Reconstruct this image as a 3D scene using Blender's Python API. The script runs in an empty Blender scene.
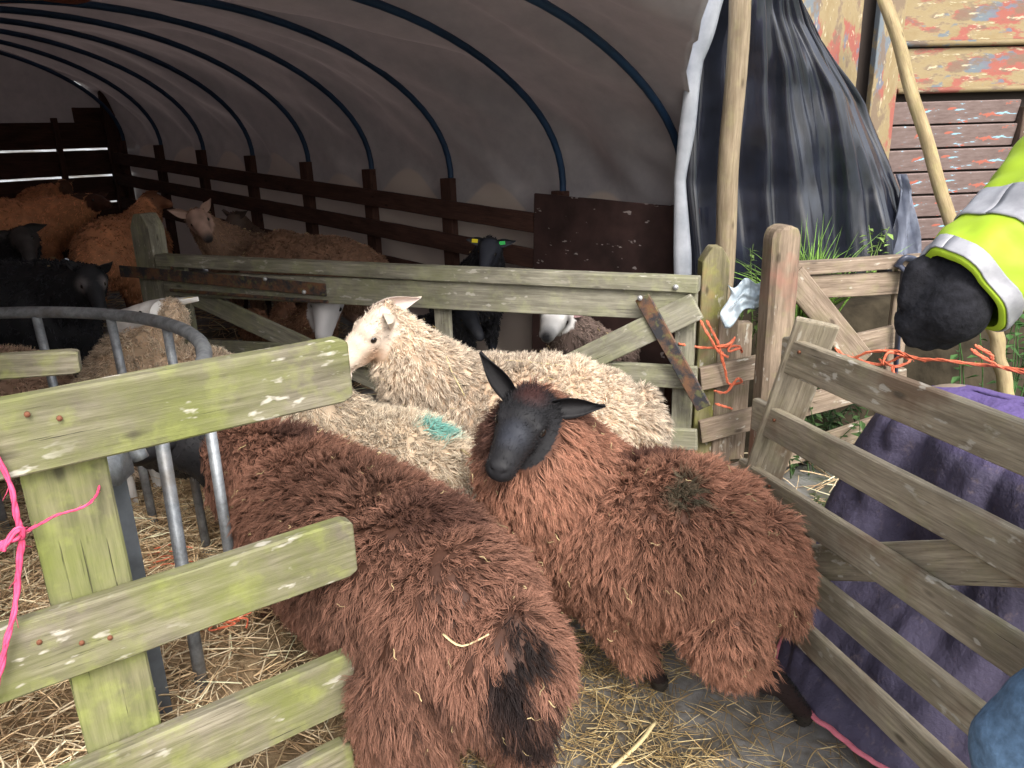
import bpy, bmesh, math, random
import numpy as np
from mathutils import Vector, Matrix, noise as mnoise

random.seed(7); RNG = np.random.default_rng(11)
scene = bpy.context.scene
COL = scene.collection
R = math.radians

# ------------------------------------------------------------------ camera, light, exposure
CAM = Vector((0, 0, 1.6)); PITCH = R(17.9); ROLL = R(1.7); FPX = 770.0
fw = Vector((0, math.cos(PITCH), -math.sin(PITCH)))
up0 = Vector((0, math.sin(PITCH), math.cos(PITCH))); rt0 = Vector((1, 0, 0))
rt = rt0 * math.cos(ROLL) - up0 * math.sin(ROLL)
up = rt0 * math.sin(ROLL) + up0 * math.cos(ROLL)
cd = bpy.data.cameras.new('camera'); cam = bpy.data.objects.new('camera', cd); COL.objects.link(cam)
cam.matrix_world = Matrix(((rt.x, up.x, -fw.x, CAM.x), (rt.y, up.y, -fw.y, CAM.y), (rt.z, up.z, -fw.z, CAM.z), (0, 0, 0, 1)))
cd.sensor_fit = 'HORIZONTAL'; cd.sensor_width = 36; cd.lens = FPX / 1024 * 36
cd.clip_start = .05; cd.clip_end = 1000
scene.camera = cam

world = bpy.data.worlds.new('World'); scene.world = world; world.use_nodes = True
wn = world.node_tree; bg = wn.nodes['Background']
sky = wn.nodes.new('ShaderNodeTexSky'); sky.sky_type = 'NISHITA'; sky.sun_disc = False
SUN_EL, SUN_AZ = R(44), R(162)
sky.sun_elevation = SUN_EL; sky.sun_rotation = SUN_AZ
sky.air_density = 1.0; sky.dust_density = 4.0; sky.ozone_density = 1.0
hs = wn.nodes.new('ShaderNodeHueSaturation'); hs.inputs['Saturation'].default_value = .35
wn.links.new(sky.outputs[0], hs.inputs['Color']); wn.links.new(hs.outputs[0], bg.inputs[0])
bg.inputs[1].default_value = .15
sd = bpy.data.lights.new('sun', 'SUN'); sun = bpy.data.objects.new('sun', sd); COL.objects.link(sun)
sd.energy = 1.0; sd.angle = R(18); sd.color = (1, .96, .9)
sdir = Vector((math.sin(SUN_AZ) * math.cos(SUN_EL), math.cos(SUN_AZ) * math.cos(SUN_EL), math.sin(SUN_EL)))
sun.rotation_euler = sdir.to_track_quat('Z', 'Y').to_euler()
scene.view_settings.view_transform = 'Standard'; scene.view_settings.look = 'None'
scene.view_settings.gamma = 1; scene.view_settings.use_curve_mapping = False
scene.view_settings.exposure = 1.36
scene.cycles.use_denoising = True
scene.cycles.max_bounces = 6; scene.cycles.diffuse_bounces = 4; scene.cycles.glossy_bounces = 2
scene.cycles.transmission_bounces = 3

# ------------------------------------------------------------------ picking points
def ray(px, py):
    return fw + rt * ((px - 512) / FPX) + up * ((384 - py) / FPX)
def Z(px, py, z=0.0):
    d = ray(px, py); t = (z - CAM.z) / d.z
    return CAM + d * t
def Yd(px, py, y):
    d = ray(px, py); return CAM + d * (y / d.y)
def V(*a): return Vector(a)

# tunnel frame
TO = Vector((.98, 4.25, 0)); TA = Vector((-.745, .667, 0)).normalized(); TS = Vector((-.667, -.745, 0)).normalized()
def smax(x): return x if x > 0 else 0.0
def tcoord(x, y):
    return (x - TO.x) * TA.x + (y - TO.y) * TA.y, (x - TO.x) * TS.x + (y - TO.y) * TS.y
def gz(x, y):
    a, s = tcoord(x, y)
    return .065 * smax(a) if a < 40 else 2.6
def TP(a, s, z): return TO + TA * a + TS * s + Vector((0, 0, z + .065 * a))

# ------------------------------------------------------------------ scene helpers
def thing(name, label, cat, loc, group=None):
    o = bpy.data.objects.new(name, None); COL.objects.link(o); o.location = loc
    o.empty_display_size = .1
    o['label'] = label; o['category'] = cat
    if group: o['group'] = group
    return o
def tag(o, label=None, cat=None, group=None, kind=None):
    if label: o['label'] = label
    if cat: o['category'] = cat
    if group: o['group'] = group
    if kind: o['kind'] = kind
    return o
def wm(o):
    m = o.matrix_basis.copy()
    if o.parent: m = wm(o.parent) @ o.matrix_parent_inverse @ m
    return m
def link(name, me, mat=None, parent=None, M=None):
    o = bpy.data.objects.new(name, me); COL.objects.link(o)
    if mat: me.materials.append(mat)
    if M is not None: o.matrix_basis = M
    if parent is not None:
        o.parent = parent; o.matrix_parent_inverse = wm(parent).inverted()
    return o
def mesh_np(name, verts, quads=None, tris=None, col=None, smooth=True):
    me = bpy.data.meshes.new(name)
    verts = np.asarray(verts, dtype=np.float32).reshape(-1, 3)
    q = np.asarray(quads if quads is not None else [], dtype=np.int32).reshape(-1, 4)
    t = np.asarray(tris if tris is not None else [], dtype=np.int32).reshape(-1, 3)
    me.vertices.add(len(verts)); me.vertices.foreach_set('co', verts.ravel())
    loops = np.concatenate([q.ravel(), t.ravel()])
    me.loops.add(len(loops)); me.loops.foreach_set('vertex_index', loops)
    me.polygons.add(len(q) + len(t))
    st = np.concatenate([np.arange(len(q)) * 4, len(q) * 4 + np.arange(len(t)) * 3]).astype(np.int32)
    me.polygons.foreach_set('loop_start', st)
    me.polygons.foreach_set('use_smooth', np.full(len(st), smooth))
    me.update(calc_edges=True)
    if col is not None: set_col(me, col)
    me.validate()
    return me
def set_col(me, col):
    a = me.attributes.new('Col', 'FLOAT_COLOR', 'POINT')
    c = np.ones((len(me.vertices), 4), dtype=np.float32); c[:, :3] = col
    a.data.foreach_set('color', c.ravel())

class MB:
    def __init__(s): s.v = []; s.f = []
    def add(s, vs, fs):
        b = len(s.v); s.v += [tuple(v) for v in vs]; s.f += [tuple(b + i for i in f) for f in fs]
    def tube(s, pts, r, n=10, cap=True, flat=1.0):
        pts = [Vector(p) for p in pts]; N = len(pts)
        rs = r if isinstance(r, (list, tuple)) else [r] * N
        t0 = (pts[1] - pts[0]).normalized(); ref = Vector((0, 0, 1)) if abs(t0.z) < .9 else Vector((1, 0, 0))
        a = t0.cross(ref).normalized(); vs = []
        for i, p in enumerate(pts):
            t = (pts[min(i + 1, N - 1)] - pts[max(i - 1, 0)]).normalized()
            a = (a - t * a.dot(t)).normalized(); b = t.cross(a)
            for k in range(n):
                w = 2 * math.pi * k / n
                vs.append(p + (a * math.cos(w) + b * math.sin(w) * flat) * rs[i])
        fs = [(i * n + k, i * n + (k + 1) % n, (i + 1) * n + (k + 1) % n, (i + 1) * n + k) for i in range(N - 1) for k in range(n)]
        if cap: fs += [tuple(range(n))[::-1], tuple((N - 1) * n + k for k in range(n))]
        s.add(vs, fs)
    def box(s, c, sx, sy, sz, rot=None):
        M = rot or Matrix.Identity(3)
        vs = [Vector(c) + M @ Vector((x * sx / 2, y * sy / 2, z * sz / 2)) for x in (-1, 1) for y in (-1, 1) for z in (-1, 1)]
        s.add(vs, [(0, 1, 3, 2), (4, 6, 7, 5), (0, 4, 5, 1), (2, 3, 7, 6), (0, 2, 6, 4), (1, 5, 7, 3)])
    def grid(s, P):
        n = len(P); m = len(P[0])
        s.add([p for r in P for p in r], [(i * m + j, i * m + j + 1, (i + 1) * m + j + 1, (i + 1) * m + j) for i in range(n - 1) for j in range(m - 1)])
    def build(s, name, mat, parent=None, smooth=False, M=None, solid=0):
        me = bpy.data.meshes.new(name); me.from_pydata(s.v, [], s.f); me.update()
        if smooth: me.polygons.foreach_set('use_smooth', [True] * len(me.polygons))
        o = link(name, me, mat, parent, M)
        if solid:
            m = o.modifiers.new('solid', 'SOLIDIFY'); m.thickness = solid; m.offset = 0
        return o

def frame(p0, p1, upv=(0, 0, 1)):
    x = (p1 - p0).normalized(); u = Vector(upv); z = (u - x * u.dot(x))
    if z.length < 1e-4: z = Vector((0, 1, 0)) - x * x.y
    z.normalize(); y = z.cross(x)
    return Matrix(((x.x, y.x, z.x, p0.x), (x.y, y.y, z.y, p0.y), (x.z, y.z, z.z, p0.z), (0, 0, 0, 1)))

def plank(name, p0, p1, w, t, mat, parent, upv=(0, 0, 1), e0='sq', e1='sq', bow=.004, bev=.004, label=None):
    """board with its own long axis on local x; w is its face width, t its thickness"""
    p0, p1 = Vector(p0), Vector(p1); L = (p1 - p0).length; M = frame(p0, p1, upv)
    n = max(4, int(L / .05)); b = min(bev, t * .3)
    sec = [(-t/2 + b, -w/2), (t/2 - b, -w/2), (t/2, -w/2 + b), (t/2, w/2 - b), (t/2 - b, w/2), (-t/2 + b, w/2), (-t/2, w/2 - b), (-t/2, -w/2 + b)]
    xs = [0, b] + [L * i / n for i in range(1, n)] + [L - b, L]
    for e, side in ((e0, 0), (e1, 1)):
        if e == 'sq': continue
        d = {'cham': .018, 'point': w * .55, 'round': w * .5}[e]
        for k in range(1, 6): xs.append(d * k / 5 if side == 0 else L - d * k / 5)
    xs = sorted(set(round(x, 5) for x in xs)); vs = []; seed = random.uniform(0, 99)
    ph = random.uniform(-1, 1) * bow
    for x in xs:
        sc = 1.0; zoff = 0
        dend = min(x, L - x); shr = b * .8 if dend < 1e-5 else 0
        for e, dd in ((e0, x), (e1, L - x)):
            if e == 'cham' and dd < .018: sc = min(sc, .86 + .14 * dd / .018)
            if e == 'point' and dd < w * .55: sc = min(sc, .32 + .68 * (max(0, dd) / (w * .55)) ** .8)
            if e == 'round' and dd < w * .5: q = 1 - dd / (w * .5); sc = min(sc, .35 + .65 * math.sqrt(max(0, 1 - q * q)))
        bw = ph * math.sin(math.pi * x / L)
        for (yy, zz) in sec:
            nz = mnoise.noise(Vector((x * 6 + seed, yy * 20, zz * 20))) * .0022
            nn = mnoise.noise(Vector((x * 25 + seed, yy * 60, zz * 60))) * .0008
            vs.append((x, yy * (1 - shr / t) + nn + bw, (zz * sc) * (1 - shr / w * 1.5) + nz + bw * .6))
    m = 8; N = len(xs)
    fs = [(i * m + k, (i + 1) * m + k, (i + 1) * m + (k + 1) % m, i * m + (k + 1) % m) for i in range(N - 1) for k in range(m)]
    fs += [tuple(range(m)), tuple((N - 1) * m + k for k in range(m))[::-1]]
    me = bpy.data.meshes.new(name); me.from_pydata(vs, [], fs); me.update()
    o = link(name, me, mat, parent, M)
    if label: o['label'] = label
    return o

# ------------------------------------------------------------------ materials
def mat_base(name, rough=.8, spec=.3):
    m = bpy.data.materials.new(name); m.use_nodes = True; nt = m.node_tree
    p = nt.nodes['Principled BSDF']; p.inputs['Roughness'].default_value = rough
    p.inputs['Specular IOR Level'].default_value = spec
    return m, nt, p
def N(nt, typ, **kw):
    n = nt.nodes.new(typ)
    for k, v in kw.items():
        if k in n.inputs: n.inputs[k].default_value = v
        else: setattr(n, k, v)
    return n
def coords(nt, scale=(1, 1, 1), rand=True, kind='Object'):
    tc = N(nt, 'ShaderNodeTexCoord'); mp = N(nt, 'ShaderNodeMapping'); mp.inputs['Scale'].default_value = scale
    if rand:
        oi = N(nt, 'ShaderNodeObjectInfo'); ml = N(nt, 'ShaderNodeMath', operation='MULTIPLY'); ml.inputs[1].default_value = 37.0
        nt.links.new(oi.outputs['Random'], ml.inputs[0])
        av = N(nt, 'ShaderNodeVectorMath', operation='ADD')
        nt.links.new(tc.outputs[kind], av.inputs[0]); nt.links.new(ml.outputs[0], av.inputs[1])
        nt.links.new(av.outputs[0], mp.inputs['Vector'])
    else: nt.links.new(tc.outputs[kind], mp.inputs['Vector'])
    return mp
def noise(nt, vec, scale, detail=4, rough=.55):
    n = N(nt, 'ShaderNodeTexNoise'); n.inputs['Scale'].default_value = scale; n.inputs['Detail'].default_value = detail
    n.inputs['Roughness'].default_value = rough; nt.links.new(vec.outputs[0], n.inputs['Vector']); return n
def ramp(nt, src, stops, interp='LINEAR'):
    r = N(nt, 'ShaderNodeValToRGB'); cr = r.color_ramp; cr.interpolation = interp
    while len(cr.elements) < len(stops): cr.elements.new(.5)
    for e, (p, c) in zip(cr.elements, stops):
        e.position = p; e.color = (c, c, c, 1) if isinstance(c, (int, float)) else (*c, 1)
    nt.links.new(src, r.inputs[0]); return r
def mix(nt, fac, a, b):
    m = N(nt, 'ShaderNodeMix', data_type='RGBA')
    for val, key in ((fac, 0), (a, 6), (b, 7)):
        if hasattr(val, 'links') or isinstance(val, bpy.types.NodeSocket): nt.links.new(val, m.inputs[key])
        else: m.inputs[key].default_value = val if isinstance(val, (int, float)) else (*val, 1)
    return m.outputs[2]
def bump(nt, p, h, strength=.3, dist=.01):
    b = N(nt, 'ShaderNodeBump'); b.inputs['Strength'].default_value = strength; b.inputs['Distance'].default_value = dist
    nt.links.new(h, b.inputs['Height']); nt.links.new(b.outputs[0], p.inputs['Normal'])

def wood(name, light, dark, algae=(.16, .19, .035), am=.5, lichen=.0, grain=1.0, stain=None):
    m, nt, p = mat_base(name, .85, .25)
    g = coords(nt, (2.2, 38, 38)); iso = coords(nt, (1, 1, 1)); st = coords(nt, (2.5, 9, 9))
    n1 = noise(nt, g, 3.0 * grain, 6, .65); n2 = noise(nt, iso, 5, 5, .6); n3 = noise(nt, st, 1.6, 5, .6)
    base = mix(nt, ramp(nt, n1.outputs[0], [(.32, 0), (.68, 1)]).outputs[0], dark, light)
    base = mix(nt, ramp(nt, n3.outputs[0], [(.40, 0), (.72, .75)]).outputs[0], base, tuple(c * .55 for c in dark))
    if am > 0:
        base = mix(nt, ramp(nt, n2.outputs[0], [(.62 - .32 * am, 0), (.80 - .22 * am, min(1, am * 1.2))]).outputs[0], base, algae)
        n6 = noise(nt, iso, 16, 4, .6)
        base = mix(nt, ramp(nt, n6.outputs[0], [(.52, 0), (.7, .55 * am)]).outputs[0], base, tuple(min(1, c * 1.9) for c in algae))
    if stain:
        n7 = noise(nt, iso, 3.3, 4, .6)
        base = mix(nt, ramp(nt, n7.outputs[0], [(.55, 0), (.66, .7)]).outputs[0], base, stain)
    if lichen > 0:
        l = coords(nt, (9, 22, 22)); n4 = noise(nt, l, 1.9, 3, .5); n5 = noise(nt, iso, 3.1, 2)
        mm = N(nt, 'ShaderNodeMath', operation='MULTIPLY')
        nt.links.new(ramp(nt, n4.outputs[0], [(.64 - .05 * lichen, 0), (.68, 1)]).outputs[0], mm.inputs[0])
        nt.links.new(ramp(nt, n5.outputs[0], [(.42, 0), (.55, .8)]).outputs[0], mm.inputs[1])
        base = mix(nt, mm.outputs[0], base, (.50, .47, .40))
    kc = coords(nt, (1.0, 2.6, 2.6)); vo = N(nt, 'ShaderNodeTexVoronoi'); vo.inputs['Scale'].default_value = 4.2; nt.links.new(kc.outputs[0], vo.inputs['Vector'])
    base = mix(nt, ramp(nt, vo.outputs['Distance'], [(.05, .85), (.12, 0)]).outputs[0], base, tuple(c * .4 for c in dark))
    # dark cracks along the grain
    cr = coords(nt, (1.4, 60, 60)); n8 = noise(nt, cr, 2.2, 4, .7)
    crk = ramp(nt, n8.outputs[0], [(.30, 1), (.36, 0)])
    base = mix(nt, crk.outputs[0], base, tuple(c * .3 for c in dark))
    nt.links.new(base, p.inputs['Base Color'])
    sb = N(nt, 'ShaderNodeMath', operation='SUBTRACT'); nt.links.new(n1.outputs[0], sb.inputs[0]); nt.links.new(crk.outputs[0], sb.inputs[1])
    bump(nt, p, sb.outputs[0], .55, .004)
    return m
W_front = wood('mossy_gate_wood', (.29, .26, .19), (.12, .105, .07), (.15, .165, .045), .68, .45)
W_leg = wood('mossy_gate_upright_wood', (.27, .25, .14), (.13, .125, .07), (.165, .185, .05), .75, .0)
W_gate = wood('green_tinted_gate_wood', (.38, .36, .28), (.20, .185, .14), (.25, .26, .13), .5, .3)
W_post = wood('mossy_post_wood', (.30, .26, .16), (.16, .14, .08), (.2, .2, .04), .6, .3, stain=(.30, .15, .10))
W_post2 = wood('brown_post_wood', (.33, .25, .18), (.16, .12, .085), (.15, .18, .04), .25, .2, stain=(.30, .15, .11))
W_hurdle = wood('weathered_hurdle_wood', (.44, .38, .28), (.21, .175, .125), (.20, .20, .09), .28, .35, stain=(.16, .10, .065))
W_back = wood('pinkish_grey_board_wood', (.36, .28, .21), (.17, .125, .09), (.15, .17, .05), .22, .4)
W_dark = wood('dark_brown_rail_wood', (.085, .04, .028), (.04, .018, .014), am=0)
W_pole = wood('bleached_pole_wood', (.36, .29, .20), (.2, .15, .095), (.2, .2, .08), .25, .0)
W_stick = wood('pale_stick_wood', (.42, .33, .19), (.28, .21, .11), (.24, .24, .08), .3, .0)
W_shedframe = wood('old_shed_frame_wood', (.15, .10, .075), (.07, .045, .035), (.1, .1, .03), .2, .2)

def simple(name, col, rough=.6, spec=.4, metal=0, nscale=0, var=.3, bs=0):
    m, nt, p = mat_base(name, rough, spec); p.inputs['Metallic'].default_value = metal
    if nscale:
        c = coords(nt); n = noise(nt, c, nscale, 5, .6)
        b = mix(nt, ramp(nt, n.outputs[0], [(.3, 0), (.7, 1)]).outputs[0], tuple(x * (1 - var) for x in col), tuple(min(1, x * (1 + var)) for x in col))
        nt.links.new(b, p.inputs['Base Color'])
        if bs: bump(nt, p, n.outputs[0], bs, .01)
    else: p.inputs['Base Color'].default_value = (*col, 1)
    return m
def galv():
    m, nt, p = mat_base('dull_galvanised_steel', .5, .5); p.inputs['Metallic'].default_value = .55
    c = coords(nt); n = noise(nt, c, 22, 5, .7); n2 = noise(nt, c, 5, 4)
    b = mix(nt, ramp(nt, n.outputs[0], [(.35, 0), (.65, 1)]).outputs[0], (.17, .18, .19), (.36, .38, .40))
    b = mix(nt, ramp(nt, n2.outputs[0], [(.55, 0), (.7, .7)]).outputs[0], b, (.15, .115, .08))
    nt.links.new(b, p.inputs['Base Color']); bump(nt, p, n.outputs[0], .2, .003); return m
M_galv = galv()
def strapmat():
    m, nt, p = mat_base('rusty_black_iron', .7, .4)
    c = coords(nt); n = noise(nt, c, 14, 5, .7); n2 = noise(nt, c, 30, 4)
    b = mix(nt, ramp(nt, n.outputs[0], [(.42, 0), (.6, 1)]).outputs[0], (.035, .035, .04), (.17, .085, .045))
    b = mix(nt, ramp(nt, n2.outputs[0], [(.55, 0), (.65, .6)]).outputs[0], b, (.16, .16, .06))
    nt.links.new(b, p.inputs['Base Color']); bump(nt, p, n.outputs[0], .3, .003); return m
M_strap = strapmat()
def attr_mat(name, rough=.85, spec=.15, nscale=0, sheen=0):
    m, nt, p = mat_base(name, rough, spec)
    a = N(nt, 'ShaderNodeAttribute', attribute_name='Col'); nt.links.new(a.outputs['Color'], p.inputs['Base Color'])
    if sheen: p.inputs['Sheen Weight'].default_value = sheen; p.inputs['Sheen Roughness'].default_value = .5
    return m, nt, p
M_fleece, _, _ = attr_mat('fleece_fibre', .72, .22)
M_skin, _nt, _p = attr_mat('short_hair_and_skin', .6, .22)
_c = coords(_nt, rand=False); _n = noise(_nt, _c, 160, 3); bump(_nt, _p, _n.outputs[0], .25, .003)
M_eye = simple('dark_eye', (.012, .009, .007), .08, .6)
M_pipe = simple('blue_water_pipe', (.010, .034, .080), .6, .4, nscale=4, var=.25)
M_tag_g = simple('green_tag_plastic', (.06, .55, .13), .4)
M_tag_y = simple('yellow_tag_plastic', (.75, .6, .03), .4)
M_tw_o = simple('orange_baler_twine', (.62, .15, .075), .6, nscale=60, var=.35)
M_tw_p = simple('pink_baler_twine', (.70, .07, .17), .6, nscale=60, var=.3)
M_nail = simple('rusty_nail', (.16, .06, .03), .8)
M_bolt = simple('pale_bolt', (.5, .5, .5), .4, metal=.6)

def tarpmat(name, c1, c2, rough, trans=0.0, streak=(1, 1, 1), spec=.5, bs=.4, bd=.02):
    m, nt, p = mat_base(name, rough, spec)
    c = coords(nt, streak, rand=False); n = noise(nt, c, 3.2, 6, .6); i = coords(nt, rand=False); n2 = noise(nt, i, 9, 5, .6)
    b = mix(nt, ramp(nt, n2.outputs[0], [(.35, 0), (.7, 1)]).outputs[0], c1, c2)
    nt.links.new(b, p.inputs['Base Color']); bump(nt, p, n.outputs[0], bs, bd)
    if trans:
        t = N(nt, 'ShaderNodeBsdfTranslucent'); t.inputs[0].default_value = (c2[0] * 1.1, c2[1] * 1.0, c2[2] * .95, 1)
        ms = N(nt, 'ShaderNodeMixShader'); ms.inputs[0].default_value = trans
        out = nt.nodes['Material Output']
        nt.links.new(p.outputs[0], ms.inputs[1]); nt.links.new(t.outputs[0], ms.inputs[2]); nt.links.new(ms.outputs[0], out.inputs[0])
    return m
M_cover = tarpmat('grey_brown_cover_sheet', (.33, .315, .33), (.45, .43, .435), .34, .32, (1, 1, 1))
def add_low_glow(m):  # warm glow low on the cover, put into its colour as a paler band
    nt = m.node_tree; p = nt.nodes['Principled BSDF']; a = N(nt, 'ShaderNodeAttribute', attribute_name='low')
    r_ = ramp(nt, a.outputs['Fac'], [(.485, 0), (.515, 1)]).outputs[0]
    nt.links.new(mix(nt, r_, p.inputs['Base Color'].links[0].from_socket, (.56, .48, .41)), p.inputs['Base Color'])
add_low_glow(M_cover)
M_black = tarpmat('black_plastic_sheet', (.009, .010, .016), (.018, .021, .034), .22, 0, (3, 3, .3), 1.0, .12, .02)
M_whiteedge = tarpmat('white_side_of_sheet', (.34, .36, .40), (.52, .54, .58), .5)
M_bag = tarpmat('pale_blue_plastic', (.45, .55, .62), (.66, .74, .8), .35, .2)
M_orange = tarpmat('orange_sheet', (.40, .12, .06), (.55, .17, .08), .5, .25)

# ------------------------------------------------------------------ ground
def ground_mat():
    m, nt, p = mat_base('wet_muddy_concrete', .5, .5)
    c = coords(nt, rand=False); n = noise(nt, c, 2.2, 8, .6); n2 = noise(nt, c, 11, 8, .65); n3 = noise(nt, c, 1.1, 4)
    b = mix(nt, ramp(nt, n.outputs[0], [(.38, 0), (.62, 1)]).outputs[0], (.10, .085, .065), (.29, .29, .29))
    b = mix(nt, ramp(nt, n2.outputs[0], [(.45, 0), (.68, .8)]).outputs[0], b, (.07, .052, .03))
    geo = N(nt, 'ShaderNodeNewGeometry'); sp = N(nt, 'ShaderNodeSeparateXYZ'); nt.links.new(geo.outputs[0], sp.inputs[0])
    mr = N(nt, 'ShaderNodeMapRange'); mr.inputs[1].default_value = 1.25; mr.inputs[2].default_value = 1.7; nt.links.new(sp.outputs[0], mr.inputs[0])
    gr = mix(nt, ramp(nt, n2.outputs[0], [(.4, 0), (.6, 1)]).outputs[0], (.05, .055, .02), (.035, .07, .015))
    b = mix(nt, mr.outputs[0], b, gr)
    nt.links.new(b, p.inputs['Base Color'])
    nt.links.new(ramp(nt, n.outputs[0], [(.4, .75), (.62, .22)]).outputs[0], p.inputs['Roughness'])
    bump(nt, p, n2.outputs[0], .5, .02); return m
def build_ground():
    def axis():
        xs = [-60, -30, -16, -10] + [-7 + .14 * i for i in range(int(14 / .14))] + [8, 12, 20, 40, 60]
        return xs
    xs = axis(); ys = [-60, -25, -10, -4] + [-1 + .14 * i for i in range(int(12 / .14))] + [13, 18, 30, 60]
    P = [[(x, y, gz(x, y) + (.02 * mnoise.noise(Vector((x * 1.6, y * 1.6, 0))) + .008 * mnoise.noise(Vector((x * 7, y * 7, 3))) if abs(x) < 8 and -2 < y < 12 else 0) - .01) for x in xs] for y in ys]
    mb = MB(); mb.grid(P); o = mb.build('ground', ground_mat(), None, True); tag(o, kind='structure')
build_ground()

# ------------------------------------------------------------------ tunnel shelter
def tunnel():
    root = thing('sheep_shelter', 'low tunnel shelter with blue pipe hoops under a wrinkled grey brown cover', 'shelter', TO)
    HW, RH, Z0 = 2.0, 1.0, 1.2
    def prof(q):                      # q 0..1 round the section
        if q < .2: return 0, Z0 * q / .2
        if q > .8: return 2 * HW, Z0 * (1 - q) / .2
        w = (q - .2) / .6 * math.pi
        return HW - HW * math.cos(w), Z0 + RH * math.sin(w)
    hoops = [0, .82, 1.78, 2.62, 3.42, 4.25, 5.1, 5.95, 6.8]
    fr_top = [-.3]
    def front(q):
        s_, z_ = prof(q)
        if q < .2: return -.02
        if q > .42: return fr_top[0]
        a_ = 0.0
        for _ in range(60):
            p_ = TP(a_, s_, z_); r_ = (p_ - CAM); px_ = 512 + FPX * r_.dot(rt) / r_.dot(fw); py_ = 384 - FPX * r_.dot(up) / r_.dot(fw)
            if px_ >= 686 + max(0, 60 - py_) * .35 or py_ < -30 or a_ < -1.0: break
            a_ -= .02
        fr_top[0] = a_; return a_
    fr = [front(j / 130) for j in range(131)]
    P = []
    na, nq = 200, 130
    for i in range(na + 1):
        row = []
        for j in range(nq + 1):
            a = fr[j] + (7.08 - fr[j]) * i / na; k = min(hoops, key=lambda h: abs(h - a)); dh = abs(k - a)
            q = j / nq; s, z = prof(q)
            s2, z2 = prof(min(1, q + .01)); s1, z1 = prof(max(0, q - .01))
            tx, tz = s2 - s1, z2 - z1; l = math.hypot(tx, tz) or 1; nx, nz = -tz / l, tx / l   # outward
            sag = -.035 * min(1, dh / .35) ** 1.2
            w = q * 6.5
            # tension folds running diagonally from the hoops
            f = mnoise.noise(Vector((a * .55 + w * .35, (w * 1.0 - a * 1.1) * 1.9, 1.3))) * .11 + (1 - abs(mnoise.noise(Vector((a * .3 + w * .4, (w * .9 - a * 1.3) * .9, 4.3))))) ** 3 * .07
            f += mnoise.noise(Vector((a * 1.2 + w * .6, (w - a * .9) * 4.5, 7.3))) * .034
            f += mnoise.noise(Vector((a * 4, w * 3, 2.3))) * .010
            d = .03 + (sag + f) * (1 if z > .3 else .4)
            if q < .2: d = .03 + f * .5 - .01
            row.append(TP(a, s + nx * d, z + nz * d))
        P.append(row)
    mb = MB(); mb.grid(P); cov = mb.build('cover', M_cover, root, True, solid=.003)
    at_ = cov.data.attributes.new('low', 'FLOAT', 'POINT')  # mask for the painted warm glow, full near the ground
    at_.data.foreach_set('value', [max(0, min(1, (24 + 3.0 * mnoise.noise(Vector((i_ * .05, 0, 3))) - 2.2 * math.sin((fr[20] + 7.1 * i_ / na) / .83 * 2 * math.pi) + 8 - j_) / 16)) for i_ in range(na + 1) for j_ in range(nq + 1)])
    for h in hoops:
        mb = MB(); pts = []
        for j in range(49):
            q = .12 + .76 * j / 48; s, z = prof(q); sx = s + (.0 if 0 < s < 4 else 0)
            pts.append(TP(h + .01 * math.sin(j * .5), sx, z + (.0)))
        pts = [p + (TP(h, HW, 1.0) - p).normalized() * .035 for p in pts]
        mb.tube(pts, .02, 8); mb.build('hoop', M_pipe, root, True)
        for s, w in ((.07, .11), (3.93, .11)):
            plank('post', TP(h, s, -.1), TP(h, s, 1.22), .10, .06, W_dark, root, upv=TA, bow=0)
    for zz, nm in ((1.02, .12), (.80, .12), (.55, .12)):
        plank('rail', TP(.85, .13, zz), TP(7.0, .13, zz + .02), nm, .03, W_dark, root, bow=.01)
    bd = simple('muddy_maroon_board', (.035, .018, .016), .7, .3, nscale=6, var=.5)
    nt = bd.node_tree; p = nt.nodes['Principled BSDF']
    c = coords(nt, (8, 1, 18)); n = noise(nt, c, 1.7, 2); old = p.inputs['Base Color'].links[0].from_socket
    b = mix(nt, ramp(nt, n.outputs[0], [(.67, 0), (.70, .8)]).outputs[0], old, (.30, .26, .25)); nt.links.new(b, p.inputs['Base Color'])
    plank('kick_board', TP(-.12, .14, .72), TP(.98, .14, .70), 1.0, .02, bd, root, label='mud spattered dark maroon board at the open end')
    # end wall: dark boards with gaps of daylight, cover above
    zs = [.02, .30, .58, .86, 1.14]
    for z in zs:
        plank('end_board', TP(7.02, -.05, z + .13), TP(7.02, 4.05, z + .13), .262 if z != .86 else .255, .025, W_dark, root, bow=.0)
    plank('end_board', TP(7.02, 1.75, 1.22 + .16), TP(7.02, 4.05, 1.22 + .16), .10, .025, W_dark, root, bow=0)
    plank('end_board', TP(7.02, -.05, 1.40), TP(7.02, .42, 1.40), .30, .025, W_dark, root, bow=0)
    mb = MB(); G = []
    for i in range(30):
        s = 4.0 * i / 29; top = Z0 + RH * math.sqrt(max(0, 1 - ((s - 2) / 2) ** 2)) + .05
        G.append([TP(7.05 + .02 * mnoise.noise(Vector((i * .4, j * .5, 0))), s, 1.19 + .13 + (max(top, 1.35) - 1.32) * j / 10) for j in range(11)])
    mb.grid(G); mb.build('end_cover', M_cover, root, True, solid=.003)
    for s in (.0, .55): plank('end_post', TP(6.93, s + .1, -.05), TP(6.93, s + .1, 1.75 - .3 * (s > .3)), .12 if s == 0 else .05, .06, W_dark, root, upv=TS, bow=0)
    # orange patch on the roof
    mb = MB(); G = []
    for i in range(9):
        q0 = .50 + .09 * i / 8
        row = []
        for j in range(9):
            a = 1.95 + .8 * j / 8; s, z = prof(q0); row.append(TP(a, s, z - .045 + .01 * math.sin(i + j)))
        G.append(row)
    mb.grid(G); mb.build('roof_patch', M_orange, root, True, solid=.002)
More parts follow.
